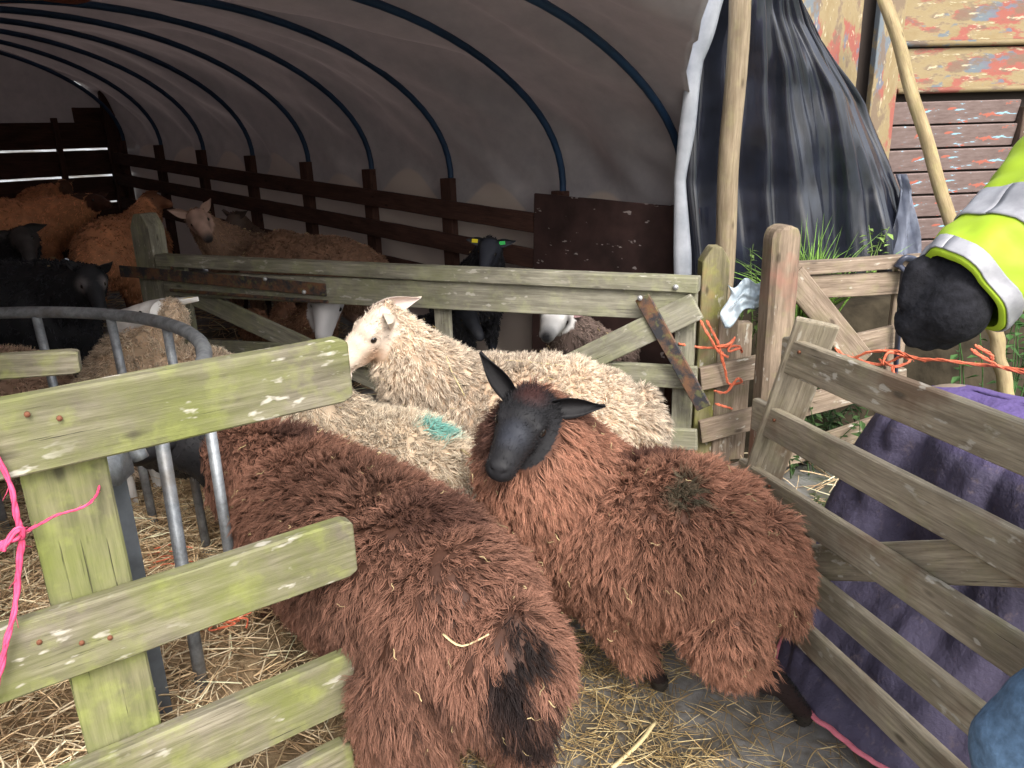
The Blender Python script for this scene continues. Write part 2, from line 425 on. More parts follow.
    # black end sheet pulled out to the right of the opening
    def edgeL(v):   # v 0 bottom .. 1 top
        p = [(677, 300, 3.95), (673, 180, 3.98), (688, 62, 3.9), (716, -20, 3.8), (760, -120, 3.7)]; return lerp_pts(p, v)
    def edgeR(v):
        p = [(912, 262, 4.75), (905, 190, 4.75), (872, 105, 4.7), (822, 40, 4.6), (770, -60, 4.4)]; return lerp_pts(p, v)
    def lerp_pts(p, v):
        k = min(len(p) - 1.0001, v * (len(p) - 1)); i = int(k); f = k - i
        a, b = Yd(*p[i]), Yd(*p[i + 1]); return a.lerp(b, f)
    G = []
    nu, nv = 110, 60
    for i in range(nu + 1):
        u = i / nu; row = []
        for j in range(nv + 1):
            v = j / nv; a, b = edgeL(v), edgeR(v); p = a.lerp(b, u)
            if v == 0: pass
            k = .12 * u * (1 - u) * 4
            fold = (mnoise.noise(Vector((u * 9 + v * .8, v * .8, 5))) * .17 + .022 * math.sin(u * 46 + v * 3 + 3 * mnoise.noise(Vector((u * 4, v, 1)))) + mnoise.noise(Vector((u * 22 + v, v * 1.2, 9))) * .075) * (1 - .45 * v)
            fold += mnoise.noise(Vector((u * 5, v * 6, 2))) * .03 + mnoise.noise(Vector((u * 50, v * 9, 4))) * .006
            p = p + Vector((.25, -1, 0)).normalized() * (fold + k * .5) + Vector((0, 0, -.12 * (1 - v) ** 2 * u * (1 - u)))
            row.append(p)
        G.append(row)
    mb = MB(); mb.grid(G); sh = mb.build('end_sheet', M_black, root, True, solid=.003)
    # turned white hem of that sheet
    G2 = []
    for i in range(5):
        row = []
        for j in range(nv + 1):
            p = edgeL(j / nv); f = mnoise.noise(Vector((0 + (j / nv) * .8, (j / nv) * .8, 5))) * .085 * (1 - .45 * j / nv) + .03
            row.append(p + Vector((.25, -1, 0)).normalized() * (f + .012 + .018 * math.sin(i / 4 * math.pi)) + Vector((1, 0, 0)) * (i / 4 - .35) * (.075 + .03 * mnoise.noise(Vector((j * .1, 0, 0)))))
        G2.append(row)
    mb = MB(); mb.grid(G2); mb.build('hem', M_whiteedge, sh, True, solid=.002)
    # pale fold at the far corner of the sheet
    G3 = []
    for i in range(8):
        row = []
        for j in range(14):
            v = j / 13 * .30; p = edgeR(v); row.append(p + Vector((.02, -.06, 0)) + Vector((-.20 * (i / 7) * (1 - v * 2.2), -.04 * math.sin(i * 1.5 + j * .4), 0)))
        G3.append(row)
    mb = MB(); mb.grid(G3); mb.build('loose_corner', tarpmat('grey_plastic_corner', (.10, .11, .15), (.2, .22, .28), .35), sh, True, solid=.002)
    return root
tunnel()

# pole in front of the black sheet, and leaning stick
def round_pole(name, label, p0, p1, r0, r1, mat):
    L = (p1 - p0).length; M = frame(p0, p1, (0, 1, 0)); mb = MB(); n = 24
    mb.tube([(L * i / n, .006 * math.sin(i * .7), .005 * math.cos(i * .5)) for i in range(n + 1)], [r0 + (r1 - r0) * i / n for i in range(n + 1)], 12)
    o = mb.build(name, mat, None, True, M); tag(o, label, 'pole'); return o
round_pole('wooden_pole', 'tall straight weathered pole standing before the black plastic sheet', Yd(721, 300, 3.72) - V(0, 0, .9), Yd(743, -60, 3.52), .050, .046, W_pole)
round_pole('leaning_stick', 'pale stripped stick leaning against the peeling painted shed', Yd(962, 262, 5.3), Yd(884, -4, 5.85), .045, .042, W_stick)

# ------------------------------------------------------------------ peeling shed
def shed():
    def paint(name, top):
        m, nt, p = mat_base(name, .7, .3)
        c = coords(nt, (.8, 1, 2.2), rand=False); c2 = coords(nt, (3, 1, 14), rand=False)
        n1 = noise(nt, c, 2.3, 6, .6); n2 = noise(nt, c, 4.1, 8, .7); n3 = noise(nt, c2, 2.0, 6, .65); n4 = noise(nt, c, 3.1, 5, .6)
        if top:
            b = mix(nt, ramp(nt, n2.outputs[0], [(.3, 0), (.7, 1)]).outputs[0], (.23, .165, .08), (.32, .26, .15))
            b = mix(nt, ramp(nt, n1.outputs[0], [(.53, 0), (.56, .9)]).outputs[0], b, (.30, .085, .07))
            b = mix(nt, ramp(nt, n4.outputs[0], [(.57, 0), (.60, .85)]).outputs[0], b, (.12, .16, .20))
            b = mix(nt, ramp(nt, n2.outputs[0], [(.52, 0), (.58, .85)]).outputs[0], b, (.17, .12, .085))
            b = mix(nt, ramp(nt, n3.outputs[0], [(.60, 0), (.64, .8)]).outputs[0], b, (.50, .44, .30))
        else:
            b = mix(nt, ramp(nt, n3.outputs[0], [(.3, 0), (.7, 1)]).outputs[0], (.13, .09, .08), (.24, .18, .165))
            b = mix(nt, ramp(nt, n3.outputs[0], [(.61, 0), (.63, 1)]).outputs[0], b, (.30, .55, .68))
            n5 = noise(nt, coords(nt, (4, 1, 11), rand=False), 1.7, 5, .6)
            b = mix(nt, ramp(nt, n5.outputs[0], [(.61, 0), (.63, 1)]).outputs[0], b, (.42, .13, .09))
        nt.links.new(b, p.inputs['Base Color']); bump(nt, p, n2.outputs[0], .5, .01); return m
    Mt = paint('flaking_cream_red_blue_paint', True); Ml = paint('flaking_brown_slat_paint', False)
    My = paint('flaking_yellow_red_paint', True)
    o0 = Yd(790, 240, 6.2); o0.z = 0
    ax = Vector((1, .10, 0)).normalized()
    root = thing('wooden_shed', 'old wooden shed with flaking cream, red and blue paint above brown slats', 'shed', o0)
    def pt(u, z, d=0): return o0 + ax * u + Vector((0, 0, z)) + Vector((.1, -1, 0)).normalized() * d
    # body behind
    mb = MB(); rot = Matrix.Rotation(math.atan2(ax.y, ax.x), 3, 'Z')
    mb.box(o0 + ax * 2.4 + Vector((-.1, 1, 0)) * .75 + V(0, 0, 1.6), 5.4, 1.35, 3.3, rot); mb.build('wall', simple('dark_shed_boarding', (.04, .03, .025), .9), root)
    # yellow/red wide post at the left, frame post with moss, right post
    plank('corner_panel', pt(.10, .3), pt(.10, 3.3), .62, .05, My, root, upv=ax, bow=0)
    plank('corner_post', pt(.62, -.1, .03), pt(.62, 3.3, .03), .20, .07, My, root, upv=ax, bow=0)
    plank('slat_post', pt(1.86, -.1, .02), pt(1.86, 1.70, .02), .14, .08, W_shedframe, root, upv=ax, bow=0)
    # upper boards with beaded trim
    for z, h in ((1.84, .30), (2.18, .34), (2.55, .34), (2.92, .34)):
        plank('painted_board', pt(.74, z + h / 2 + .0), pt(4.8, z + h / 2), h - .012, .045, Mt, root, bow=0)
    for z in (1.835, 2.165, 2.535, 2.90):
        mb = MB(); mb.tube([pt(.74, z, .04), pt(4.8, z, .04)], .022, 8); mb.build('bead', Mt, root, True)
    # tilted louvre slats
    z = .25
    while z < 1.78:
        for (u0, u1) in ((.74, 1.78), (1.95, 4.8)):
            plank('slat', pt(u0, z, .0), pt(u1, z, .0), .165, .022, Ml, root, upv=(.02, -.22, 1), bow=0)
        z += .178
    plank('fascia', pt(-.3, 3.4), pt(4.9, 3.4), .2, .08, W_shedframe, root)
shed()

# ------------------------------------------------------------------ fences and gates
def nails(parent, pts, r=.0045):
    for p, n in pts:
        mb = MB(); mb.tube([p, p + n * .006], r, 8); mb.build('nail', M_nail, parent, True)

def twist(mb, pp, r, flat=1):
    N_ = len(pp); dense = []
    for a, b in zip(pp, pp[1:]):
        k_ = max(1, int((b - a).length / (r * 1.6)))
        dense += [a.lerp(b, i / k_) for i in range(k_)]
    dense.append(pp[-1])
    for ph in (0, 2.1, 4.2):
        q = []
        for i, p in enumerate(dense):
            w = ph + i * .75; w2 = .45 + .25 * math.sin(i * .13 + ph)
            q.append(p + Vector((math.cos(w), math.sin(w * .7) * .6, math.sin(w))) * (r * w2))
        mb.tube(q, [r * (.5 + .12 * math.sin(i * .31 + ph)) for i in range(len(q))], 5)
    for i in range(3, len(dense) - 3, 4):
        p = dense[i]; d = (dense[i + 1] - p).normalized(); o = Vector((random.uniform(-1, 1), random.uniform(-1, 1), random.uniform(-1, 1)))
        mb.tube([p, p + d * r * 1.5 + o * r, p + d * r * 2.5 + o * r * random.uniform(1.5, 3)], r * .1, 3)
def front_gate():
    k = .9
    def sp(px, py, t0): return CAM + ray(px, py) * t0
    A0 = Z(347, 335, 1.235); A1 = Z(0, 397, 1.235)
    d = (A1 - A0); d.z = 0; d.normalize()
    nrm = Vector((-d.y, d.x, 0)); nrm = nrm if nrm.y < 0 else -nrm    # towards the camera
    root = thing('mossy_gate', 'mossy green slatted gate nearest the camera, its rail ends free at the right', 'gate', (A0.x, A0.y, 0))
    def hit(px, py):   # point on the gate plane
        r = ray(px, py); t = (A0 - CAM).dot(nrm) / r.dot(nrm); return CAM + r * t
    rails = [((347, 336), (347, 398), 0), ((352, 515), (352, 572), 0), ((355, 646), (355, 702), 0), ((352, 735), (352, 792), 0)]
    for i, (tp, bt, _) in enumerate(rails):
        a, b = hit(*tp), hit(*bt); c = (a + b) / 2; w = (a - b).length
        w = max(w, .115) if i else w * 1.02
        plank('rail', c, c + d * 2.3 + V(0, 0, [0, -.0, -.01, -.02][i]), w, .035, W_front, root, e0='cham', bow=.006)
    # upright behind the rails
    u = hit(66, 470); base = Vector((u.x, u.y, 0)) - nrm * .035
    plank('upright', base + V(0, 0, -.02), base + V(0, 0, 1.215), .13, .032, W_leg, root, upv=d, e1='round')
    plank('upright', base + d * 1.7 + V(0, 0, -.02), base + d * 1.7 + V(0, 0, 1.19), .135, .032, W_leg, root, upv=d)
    for (px, py) in ((26, 411), (58, 415), (80, 637), (108, 632), (38, 636)):
        nails(root, [(hit(px, py) + nrm * .017, nrm)])
    # twine on it
    tb = MB()
    def cam_side(px, py, o): return hit(px, py) + nrm * o
    pts = [cam_side(-20, 420, .03), cam_side(6, 470, .03), cam_side(15, 508, .035), cam_side(20, 528, .035), cam_side(16, 575, .03), cam_side(8, 618, .045), cam_side(-12, 690, .045)]
    twist(tb, smooth_path(pts, 6), .006)
    twist(tb, smooth_path([cam_side(-10, 545, .03), cam_side(8, 528, .045), cam_side(20, 528, .04), cam_side(16, 518, .045), cam_side(0, 538, .05)], 6), .006)
    twist(tb, smooth_path([cam_side(18, 527, .035), cam_side(50, 513, .02), cam_side(95, 494, .01), hit(122, 476) - nrm * .22], 6), .0028)
    tb.tube(smooth_path([hit(104, 482) - nrm * .2, hit(113, 462) - nrm * .19, hit(124, 446) - nrm * .2, hit(118, 440) - nrm * .25], 6), .005, 6)
    o = tb.build('pink_twine', M_tw_p, None, True); tag(o, 'bright pink baler twine knotted round the mossy gate upright', 'twine')
    return root, hit, d, nrm
def smooth_path(p, n):
    p = [Vector(q) for q in p]; out = []
    for i in range(len(p) - 1):
        p0, p1, p2, p3 = p[max(0, i - 1)], p[i], p[i + 1], p[min(len(p) - 1, i + 2)]
        for k in range(n):
            t = k / n; out.append(.5 * ((2 * p1) + (p2 - p0) * t + (2 * p0 - 5 * p1 + 4 * p2 - p3) * t * t + (3 * p1 - p0 - 3 * p2 + p3) * t ** 3))
    out.append(p[-1]); return out
G1, g1hit, g1d, g1n = front_gate()

# short board end behind the gate
sb_ = thing('old_rail_board', 'short mossy board end lying behind the top rail of the front gate', 'board', Z(0, 360, 1.1))
plank('board', Z(80, 361, 1.1), Z(-160, 378, 1.12), .06, .035, W_front, sb_, e0='cham')

def middle_gate():
    R0 = Z(700, 284, .97); L0 = Z(168, 254, .97 + .02)
    L0 = Vector((-2.0, 4.42, .985)) if False else L0
    d = (L0 - R0); dl = d.length; d.normalize()
    nrm = Vector((-d.y, d.x, 0)).normalized(); nrm = nrm if nrm.y < 0 else -nrm
    root = thing('field_gate', 'long green tinted wooden gate closing off the tunnel shelter', 'gate', (R0.x, R0.y, 0))
    def hit(px, py, off=0):
        r = ray(px, py); t = (R0 + nrm * off - CAM).dot(nrm) / r.dot(nrm); return CAM + r * t
    def rl(nm, l, r, w, t=.035, off=0, m=W_gate, **k):
        return plank(nm, hit(*l, off), hit(*r, off), w, t, m, root, **k)
    rl('cap_rail', (160, 259.5), (699, 284.5), .068, .075)
    rl('top_rail', (166, 283), (697, 304.5), .142, .04, -.006)
    rl('lower_rail', (160, 345), (697, 378), .105, .03, 0)
    rl('lower_rail', (160, 408), (697, 440), .10, .03, 0)
    rl('lower_rail', (160, 470), (697, 500), .10, .03, 0)
    rl('brace', (186, 292), (420, 400), .12, .025, -.04)
    rl('brace', (697, 306), (540, 381), .12, .028, .035)
    for x in (180, 440, 688):
        a = hit(x, 262, -.035); b = Vector((a.x, a.y, .08)); plank('stile', b, Vector((a.x, a.y, .95)), .09, .03, W_gate, root, upv=d)
    st = rl('hinge_strap', (120, 271), (326, 290), .07, .008, .045, M_strap)
    rl('strap_edge', (170, 290), (328, 302), .018, .014, .04, M_strap)
    rl('iron_stay', (642, 297), (704, 408), .07, .012, .06, M_strap)
    mb = MB(); mb.tube([hit(640, 298, .06), hit(640, 298, .09)], .012, 8); mb.build('bolt', M_bolt, root, True)
    mb = MB(); mb.tube([hit(675, 287, .02), hit(676, 287, .05)], .012, 8); mb.build('bolt', M_bolt, root, True)
    for (x, y) in ((265, 279), (304, 292)):
        mb = MB(); mb.tube([hit(x, y, .045), hit(x, y, .058)], .012, 8); mb.build('bolt', M_bolt, root, True)
    # hanging post at the left
    a = hit(153, 262, -.07); pp = thing('gate_post', 'pointed green post at the hinge end of the long gate', 'post', (a.x, a.y, 0))
    top = Yd(153, 213, a.y); plank('shaft', V(a.x, a.y, -.1), V(a.x, a.y, top.z), .155, .12, W_gate, pp, upv=d, e1='point')
    # droppings
    sp = MB()
    for (x, y, w, h) in ((262, 277, 7, 9), (303, 292, 3, 2), (343, 268, 9, 3), (318, 265, 7, 5), (325, 273, 6, 3), (265, 309, 5, 2), (280, 256, 6, 2), (563, 295, 5, 3)):
        pass
    return root, hit, d, nrm
G2, g2hit, g2d, g2n = middle_gate()

def posts():
    a = Yd(712, 300, 3.42); top = Yd(710, 246, 3.42).z
    p = thing('gate_post', 'pointed mossy post at the latch end of the long gate, bound with orange twine', 'post', (a.x, a.y, 0))
    plank('shaft', V(a.x - .01, a.y, -.1), V(a.x, a.y, top), .12, .09, W_post, p, upv=(1, 0, 0), e1='point')
    a = Yd(740, 345, 3.6)
    p = thing('short_post', 'short grey post tucked behind the twine bound gate post', 'post', (a.x, a.y, 0))
    plank('shaft', V(a.x, a.y, -.1), V(a.x, a.y, Yd(740, 322, 3.6).z), .09, .07, W_back, p, upv=(1, 0, 0))
    a = Yd(777, 300, 3.12); top = Yd(778, 225, 3.12).z
    p = thing('fence_post', 'stout round topped brown post between the two hurdles', 'post', (a.x, a.y, 0))
    plank('shaft', V(a.x, a.y, -.1), V(a.x, a.y, top), .125, .11, W_post2, p, upv=(1, .2, 0), e1='round', bev=.02)
posts()

def back_hurdle():
    # rails rise to the right; plane through two ground points
    A = Z(795, 262, 1.03); B = Z(905, 255, 1.03)
    d = (B - A); d.z = 0; d.normalize(); nrm = Vector((-d.y, d.x, 0)); nrm = nrm if nrm.y < 0 else -nrm
    root = thing('board_hurdle', 'pinkish grey board hurdle behind the stout post, angled away to the right', 'fence', (A.x, A.y, 0))
    def hit(px, py, off=0):
        r = ray(px, py); t = (A + nrm * off - CAM).dot(nrm) / r.dot(nrm); return CAM + r * t
    def rl(nm, l, r, w, t=.03, off=0, m=W_back, **k): return plank(nm, hit(*l, off), hit(*r, off), w, t, m, root, **k)
    rl('cap_rail', (782, 269), (903, 261), .055, .07, .0)
    plank('cap_rail', hit(910, 261), hit(1010, 255), .055, .07, W_back, root)
    rl('top_rail', (784, 288), (985, 278), .105, .028)
    rl('rail', (700, 379), (900, 335), .11, .028)
    rl('rail', (700, 432), (905, 378), .11, .028)
    rl('rail', (700, 486), (905, 416), .105, .028)
    rl('rail', (705, 540), (900, 462), .10, .028)
    rl('brace', (792, 276), (862, 362), .12, .025, .035)
    for x, y0 in ((726, 350), (905, 262)):
        a = hit(x, y0, -.035); plank('upright', V(a.x, a.y, -.02), V(a.x, a.y, max(a.z, .8)), .09, .03, W_back, root, upv=d)
    # dark tie and plastic strip at the joint
    a = hit(903, 262, .05)
    mb = MB(); mb.tube(smooth_path([hit(897, 266, .05), hit(905, 258, .075), hit(916, 262, .05), hit(908, 272, .06), hit(898, 264, .05)], 6), .02, 7, flat=.6)
    mb.tube(smooth_path([hit(905, 268, .05), hit(901, 300, .06), hit(897, 350, .05), hit(895, 380, .06)], 6), [.03 - .0006 * i for i in range(19)], 7, flat=.35)
    o = mb.build('plastic_tie', simple('dark_blue_plastic_strip', (.04, .045, .07), .4, .5, nscale=12), None, True)
    tag(o, 'dark plastic strip knotted over the joint of the board hurdle', 'plastic strip')
    mb = MB(); mb.tube([hit(893, 420, .06), hit(886, 462, .06), hit(876, 520, .06)], .02, 8)
    o = mb.build('metal_stake', simple('rusty_red_iron', (.13, .05, .045), .7, nscale=20), None, True); tag(o, 'thin rusty red stake beside the board hurdle', 'stake')
    return hit, d, nrm
g3hit, g3d, g3n = back_hurdle()

def right_hurdle():
    k = .93
    def S(px, py, t): return CAM + ray(px, py) * t
    # plane: vertical through two top rail points
    A = Z(788, 335, 1.04); B = Z(1024, 424, 1.04)
    d = (B - A); d.z = 0; d.normalize(); nrm = Vector((-d.y, d.x, 0)); nrm = nrm if nrm.x < 0 else -nrm
    root = thing('slatted_hurdle', 'weathered slatted hurdle running towards the camera at the right', 'fence', (A.x, A.y, 0))
    def hit(px, py, off=0):
        r = ray(px, py); t = (A + nrm * off - CAM).dot(nrm) / r.dot(nrm); return CAM + r * t
    tops = [((786, 336), (1024, 424)), ((756, 398), (1024, 532)), ((742, 458), (1024, 638)), ((790, 552), (1000, 716)), ((797, 613), (975, 776))]
    wid = [.105, .10, .10, .095, .095]
    for (l, r), w in zip(tops, wid):
        a, b = hit(*l), hit(*r); dd = (b - a).normalized(); a = a - V(0, 0, w / 2); b = b - V(0, 0, w / 2)
        plank('rail', a, b + dd * .75, w, .025, W_hurdle, root, bow=.006)
    plank('upright', hit(818, 322, -.03), hit(762, 478, -.03) - V(0, 0, .0), .115, .02, W_hurdle, root, upv=(1, -.37, 0))
    plank('upright', V(*(hit(818, 322, -.04).xy), .0), V(*(hit(818, 400, -.04).xy), .55), .09, .025, W_hurdle, root, upv=d)
    plank('brace', hit(800, 562, -.03), hit(1060, 562, -.03), .10, .022, W_hurdle, root)
    e = hit(1024, 500) + d * .6; plank('upright', V(e.x, e.y, 0) - nrm * .028, V(e.x, e.y, 1.04) - nrm * .028, .10, .025, W_hurdle, root, upv=d)
    for px, py in ((800, 352), (775, 420), (770, 486)): nails(root, [(hit(px, py, .013), nrm)], .005)
    return hit, d, nrm
g4hit, g4d, g4n = right_hurdle()

# orange twine
def twine(name, label, paths, r=.005, mat=M_tw_o):
    mb = MB()
    for p in paths:
        pp = smooth_path(p, 6); twist(mb, pp, r * .8)
    o = mb.build(name, mat, None, True); tag(o, label, 'twine'); return o
Y_ = 3.33
twine('orange_twine', 'orange baler twine binding the mossy latch post', [
    [Yd(679, 344, Y_ - .02), Yd(700, 347, Y_ - .02), Yd(716, 348, Y_ - .05), Yd(738, 346, Y_ - .02), Yd(742, 352, Y_)],
    [Yd(701, 321, Y_ - .02), Yd(708, 334, Y_ - .05), Yd(717, 350, Y_ - .06), Yd(728, 357, Y_ - .04)],
    [Yd(707, 321, Y_ - .02), Yd(714, 334, Y_ - .05), Yd(720, 350, Y_ - .06), Yd(722, 362, Y_ - .04)],
    [Yd(716, 347, Y_ - .06), Yd(728, 344, Y_ - .08), Yd(735, 338, Y_ - .06), Yd(728, 351, Y_ - .06), Yd(740, 348, Y_ - .04)],
    [Yd(722, 352, Y_ - .05), Yd(726, 376, Y_ - .03), Yd(730, 384, Y_ - .03), Yd(742, 382, Y_ - .05), Yd(737, 379, Y_ - .05), Yd(727, 392, Y_ - .04), Yd(714, 391, Y_ - .03)],
    [Yd(716, 404, Y_ - .03), Yd(724, 406, Y_ - .04), Yd(732, 409, Y_ - .03)]], .008)
twine('orange_twine', 'long orange twine strung from the board hurdle past the gloved hand', [
    [Yd(836, 349, 2.75), Yd(850, 358, 2.7), Yd(870, 352, 2.65), Yd(895, 351, 2.6), Yd(915, 358, 2.5), Yd(950, 361, 2.4), Yd(985, 365, 2.35), Yd(1040, 372, 2.2)],
    [Yd(848, 357, 2.7), Yd(880, 364, 2.65), Yd(905, 356, 2.6), Yd(925, 361, 2.5)],
    [Yd(880, 360, 2.65), Yd(895, 366, 2.6), Yd(910, 360, 2.6), Yd(890, 352, 2.6), Yd(882, 364, 2.6)],
    [Yd(972, 350, 2.3), Yd(985, 358, 2.3), Yd(1000, 367, 2.3), Yd(1040, 376, 2.2)],
    [Yd(976, 346, 2.3), Yd(988, 352, 2.3), Yd(993, 360, 2.3)],
    [Yd(893, 368, 2.6), Yd(895, 380, 2.55), Yd(894, 396, 2.55)]], .008)

# pale blue plastic scrap
mb = MB(); G = []
for i in range(22):
    u = i / 21; row = []
    for j in range(18):
        v = j / 17
        x = 728 + 34 * u - 6 * v * (1 - u) + 4 * math.sin(v * 7) * (1 - u); y = 285 - 6 * u + v * (43 - 22 * u) + 4 * math.sin(u * 9)
        row.append(Yd(x, y, 3.22 + .03 * mnoise.noise(Vector((u * 5, v * 5, 1))) + .012 * mnoise.noise(Vector((u * 16, v * 14, 4)))))
    G.append(row)
mb.grid(G); o = mb.build('plastic_scrap', M_bag, None, True, solid=.002); tag(o, 'torn pale blue plastic sheet scrap caught between the two posts', 'plastic sheet')

# ------------------------------------------------------------------ ring feeder
def feeder():
    c = Vector((-1.78, 1.70, 0)); r = 1.0; zt = 1.05
    root = thing('ring_feeder', 'round galvanised feeder with curved top rail and upright bars', 'feeder', c)
    def cp(deg, z, rr=r): return c + Vector((math.cos(R(deg)) * rr, math.sin(R(deg)) * rr, z))
    for z, rad, nm in ((zt, .021, 'top_rail'), (.05, .016, 'lower_rail')):
        mb = MB(); mb.tube([cp(-7 + 4 * i, z) for i in range(66)], rad, 12); mb.build(nm, M_galv, root, True)
    for dg in range(-7, 258, 18):
        mb = MB(); mb.tube([cp(dg, .05), cp(dg + 1.5, zt - .01)], .016, 8); mb.build('bar', M_galv, root, True)
    # square leg with bent bracket seen under the front rail
    gl = simple('grey_painted_leg', (.10, .11, .12), .5, .5, nscale=14, var=.3)
    q = g1hit(137, 497) - g1n * .30; b = V(q.x, q.y, 0); mb = MB()
    mb.tube([b + V(.0, 0, 0), V(q.x, q.y, q.z + .05)], .026, 4); mb.build('leg', gl, root)
    a1 = V(q.x, q.y, q.z + .06); mb = MB()
    mb.tube(smooth_path([a1 + V(-.05, 0, -.10), a1 + V(-.035, 0, -.01), a1 + V(.0, -.01, .02), a1 + V(.04, 0, -.02), a1 + V(.065, 0, -.09)], 5), .016, 8)
    mb.tube([a1 + V(0, 0, .0), a1 + V(.10, .05, -.01)], .012, 8)
    mb.box(a1 + V(-.01, -.01, -.10), .085, .07, .06); mb.build('bracket', M_galv, root, True)
feeder()

# ------------------------------------------------------------------ noise / geometry in numpy
def vn(p, scale, seed):
    r = np.random.default_rng(seed); out = np.zeros(len(p))
    for i in range(7):
        d = r.normal(size=3); d /= np.linalg.norm(d); f = scale * (.6 + 1.3 * r.random())
        out += np.sin((p @ d) * f + r.random() * 6.28 + 1.5 * np.sin((p @ r.normal(size=3)) * scale * .4))
    return out / 3.2
def norm(a): return a / np.maximum(1e-9, np.linalg.norm(a, axis=-1, keepdims=True))
def A3(v): return np.array([v[0], v[1], v[2]], dtype=float)

_ico = None
def ico():
    global _ico
    if _ico is None:
        bm = bmesh.new(); bmesh.ops.create_icosphere(bm, subdivisions=3, radius=1)
        _ico = (np.array([v.co[:] for v in bm.verts]), np.array([[v.index for v in f.verts] for f in bm.faces])); bm.free()
    return _ico
class Blob:
    def __init__(s): s.v = []; s.f = []; s.n = 0
    def ell(s, c, rad, F=None):
        v, f = ico(); F = np.eye(3) if F is None else F      # F columns = axes
        s.v.append(A3(c) + (v * np.array(rad)) @ F.T); s.f.append(f + s.n); s.n += len(v)
    def chain(s, pts, rs, k=None, sq=None, F=None):
        for i in range(len(pts) - 1):
            a, b = A3(pts[i]), A3(pts[i + 1]); L = np.linalg.norm(b - a); n = max(2, int(L / (min(rs[i], rs[i + 1]) * .35)) + 1)
            for j in range(n + 1):
                t = j / n; r = rs[i] * (1 - t) + rs[i + 1] * t
                s.ell(a * (1 - t) + b * t, (r, r, r) if sq is None else (r * sq[0], r * sq[1], r * sq[2]), F)
    def remesh(s, voxel, smooth=6, fac=.5):
        me = mesh_np('tmp', np.concatenate(s.v), tris=np.concatenate(s.f))
        o = bpy.data.objects.new('tmp', me); COL.objects.link(o)
        m = o.modifiers.new('r', 'REMESH'); m.mode = 'VOXEL'; m.voxel_size = voxel
        if smooth: q = o.modifiers.new('s', 'SMOOTH'); q.iterations = smooth; q.factor = fac
        dg = bpy.context.evaluated_depsgraph_get(); dg.update()
        ev = o.evaluated_get(dg); m2 = bpy.data.meshes.new_from_object(ev)
        bpy.data.objects.remove(o); bpy.data.meshes.remove(me)
        V_ = np.zeros(len(m2.vertices) * 3, dtype=np.float32); m2.vertices.foreach_get('co', V_)
        m2.calc_loop_triangles(); T = np.zeros(len(m2.loop_triangles) * 3, dtype=np.int32); m2.loop_triangles.foreach_get('vertices', T)
        bpy.data.meshes.remove(m2)
        return V_.reshape(-1, 3).astype(float), T.reshape(-1, 3)

def vnormals(Vv, T):
    fn = np.cross(Vv[T[:, 1]] - Vv[T[:, 0]], Vv[T[:, 2]] - Vv[T[:, 0]]); n = np.zeros_like(Vv)
    for k in range(3): np.add.at(n, T[:, k], fn)
    return norm(n)
def sample(Vv, T, n, rng):
    a, b, c = Vv[T[:, 0]], Vv[T[:, 1]], Vv[T[:, 2]]; ar = np.linalg.norm(np.cross(b - a, c - a), axis=1)
    i = rng.choice(len(T), n, p=ar / ar.sum()); r1 = np.sqrt(rng.random(n))[:, None]; r2 = rng.random(n)[:, None]
    vn_ = vnormals(Vv, T); w0, w1, w2 = 1 - r1, r1 * (1 - r2), r1 * r2
    p = w0 * a[i] + w1 * b[i] + w2 * c[i]; nn = norm(w0 * vn_[T[i, 0]] + w1 * vn_[T[i, 1]] + w2 * vn_[T[i, 2]])
    return p, nn
def strand_mesh(P, D, Ln, Rd, bend, wav, ph, c0, c1, nseg=4, sv=None, wf=6.0):
    """P root, D unit dir, Ln length, Rd radius, bend vector added quadratically, wav amplitude"""
    n = len(P); side = norm(np.cross(D, np.random.default_rng(3).normal(size=(n, 3)) if sv is None else sv)); oth = np.cross(D, side)
    vs = []; cs = []; ctr = []
    for k in range(nseg + 1):
        t = k / nseg
        c = P + D * (Ln * t)[:, None] + bend * (t * t) + side * (wav * np.sin(ph + t * wf) * (.25 + .75 * t))[:, None] + oth * (wav * .7 * np.cos(ph * 1.7 + t * wf * .8) * (.25 + .75 * t))[:, None]
        ctr.append(c)
    prof = [.8, 1.0, .85, .55, .3, .2, .1]
    for k in range(nseg):
        r = Rd * prof[int(k * 5 / nseg)]
        for q in range(3):
            w = 2.0944 * q; vs.append(ctr[k] + side * (r * math.cos(w))[:, None] + oth * (r * math.sin(w) )[:, None])
            cs.append(c0 + (c1 - c0) * (k / nseg) ** 1.1)
    vs.append(ctr[nseg]); cs.append(c1)
    m = nseg * 3 + 1
    Vv = np.stack(vs, 1).reshape(-1, 3); Cc = np.clip(np.stack(cs, 1).reshape(-1, 3), 0, 1)
    base = (np.arange(n) * m)[:, None]; q = []
    for k in range(nseg - 1):
        for a in range(3):
            b = (a + 1) % 3; q.append(np.stack([k * 3 + a, k * 3 + b, (k + 1) * 3 + b, (k + 1) * 3 + a]))
    q = np.array(q).reshape(1, -1) + base; k = nseg - 1
    t = np.array([[k * 3 + a, k * 3 + (a + 1) % 3, nseg * 3] for a in range(3)]).reshape(1, -1) + base
    return Vv, q.reshape(-1, 4), t.reshape(-1, 3), Cc

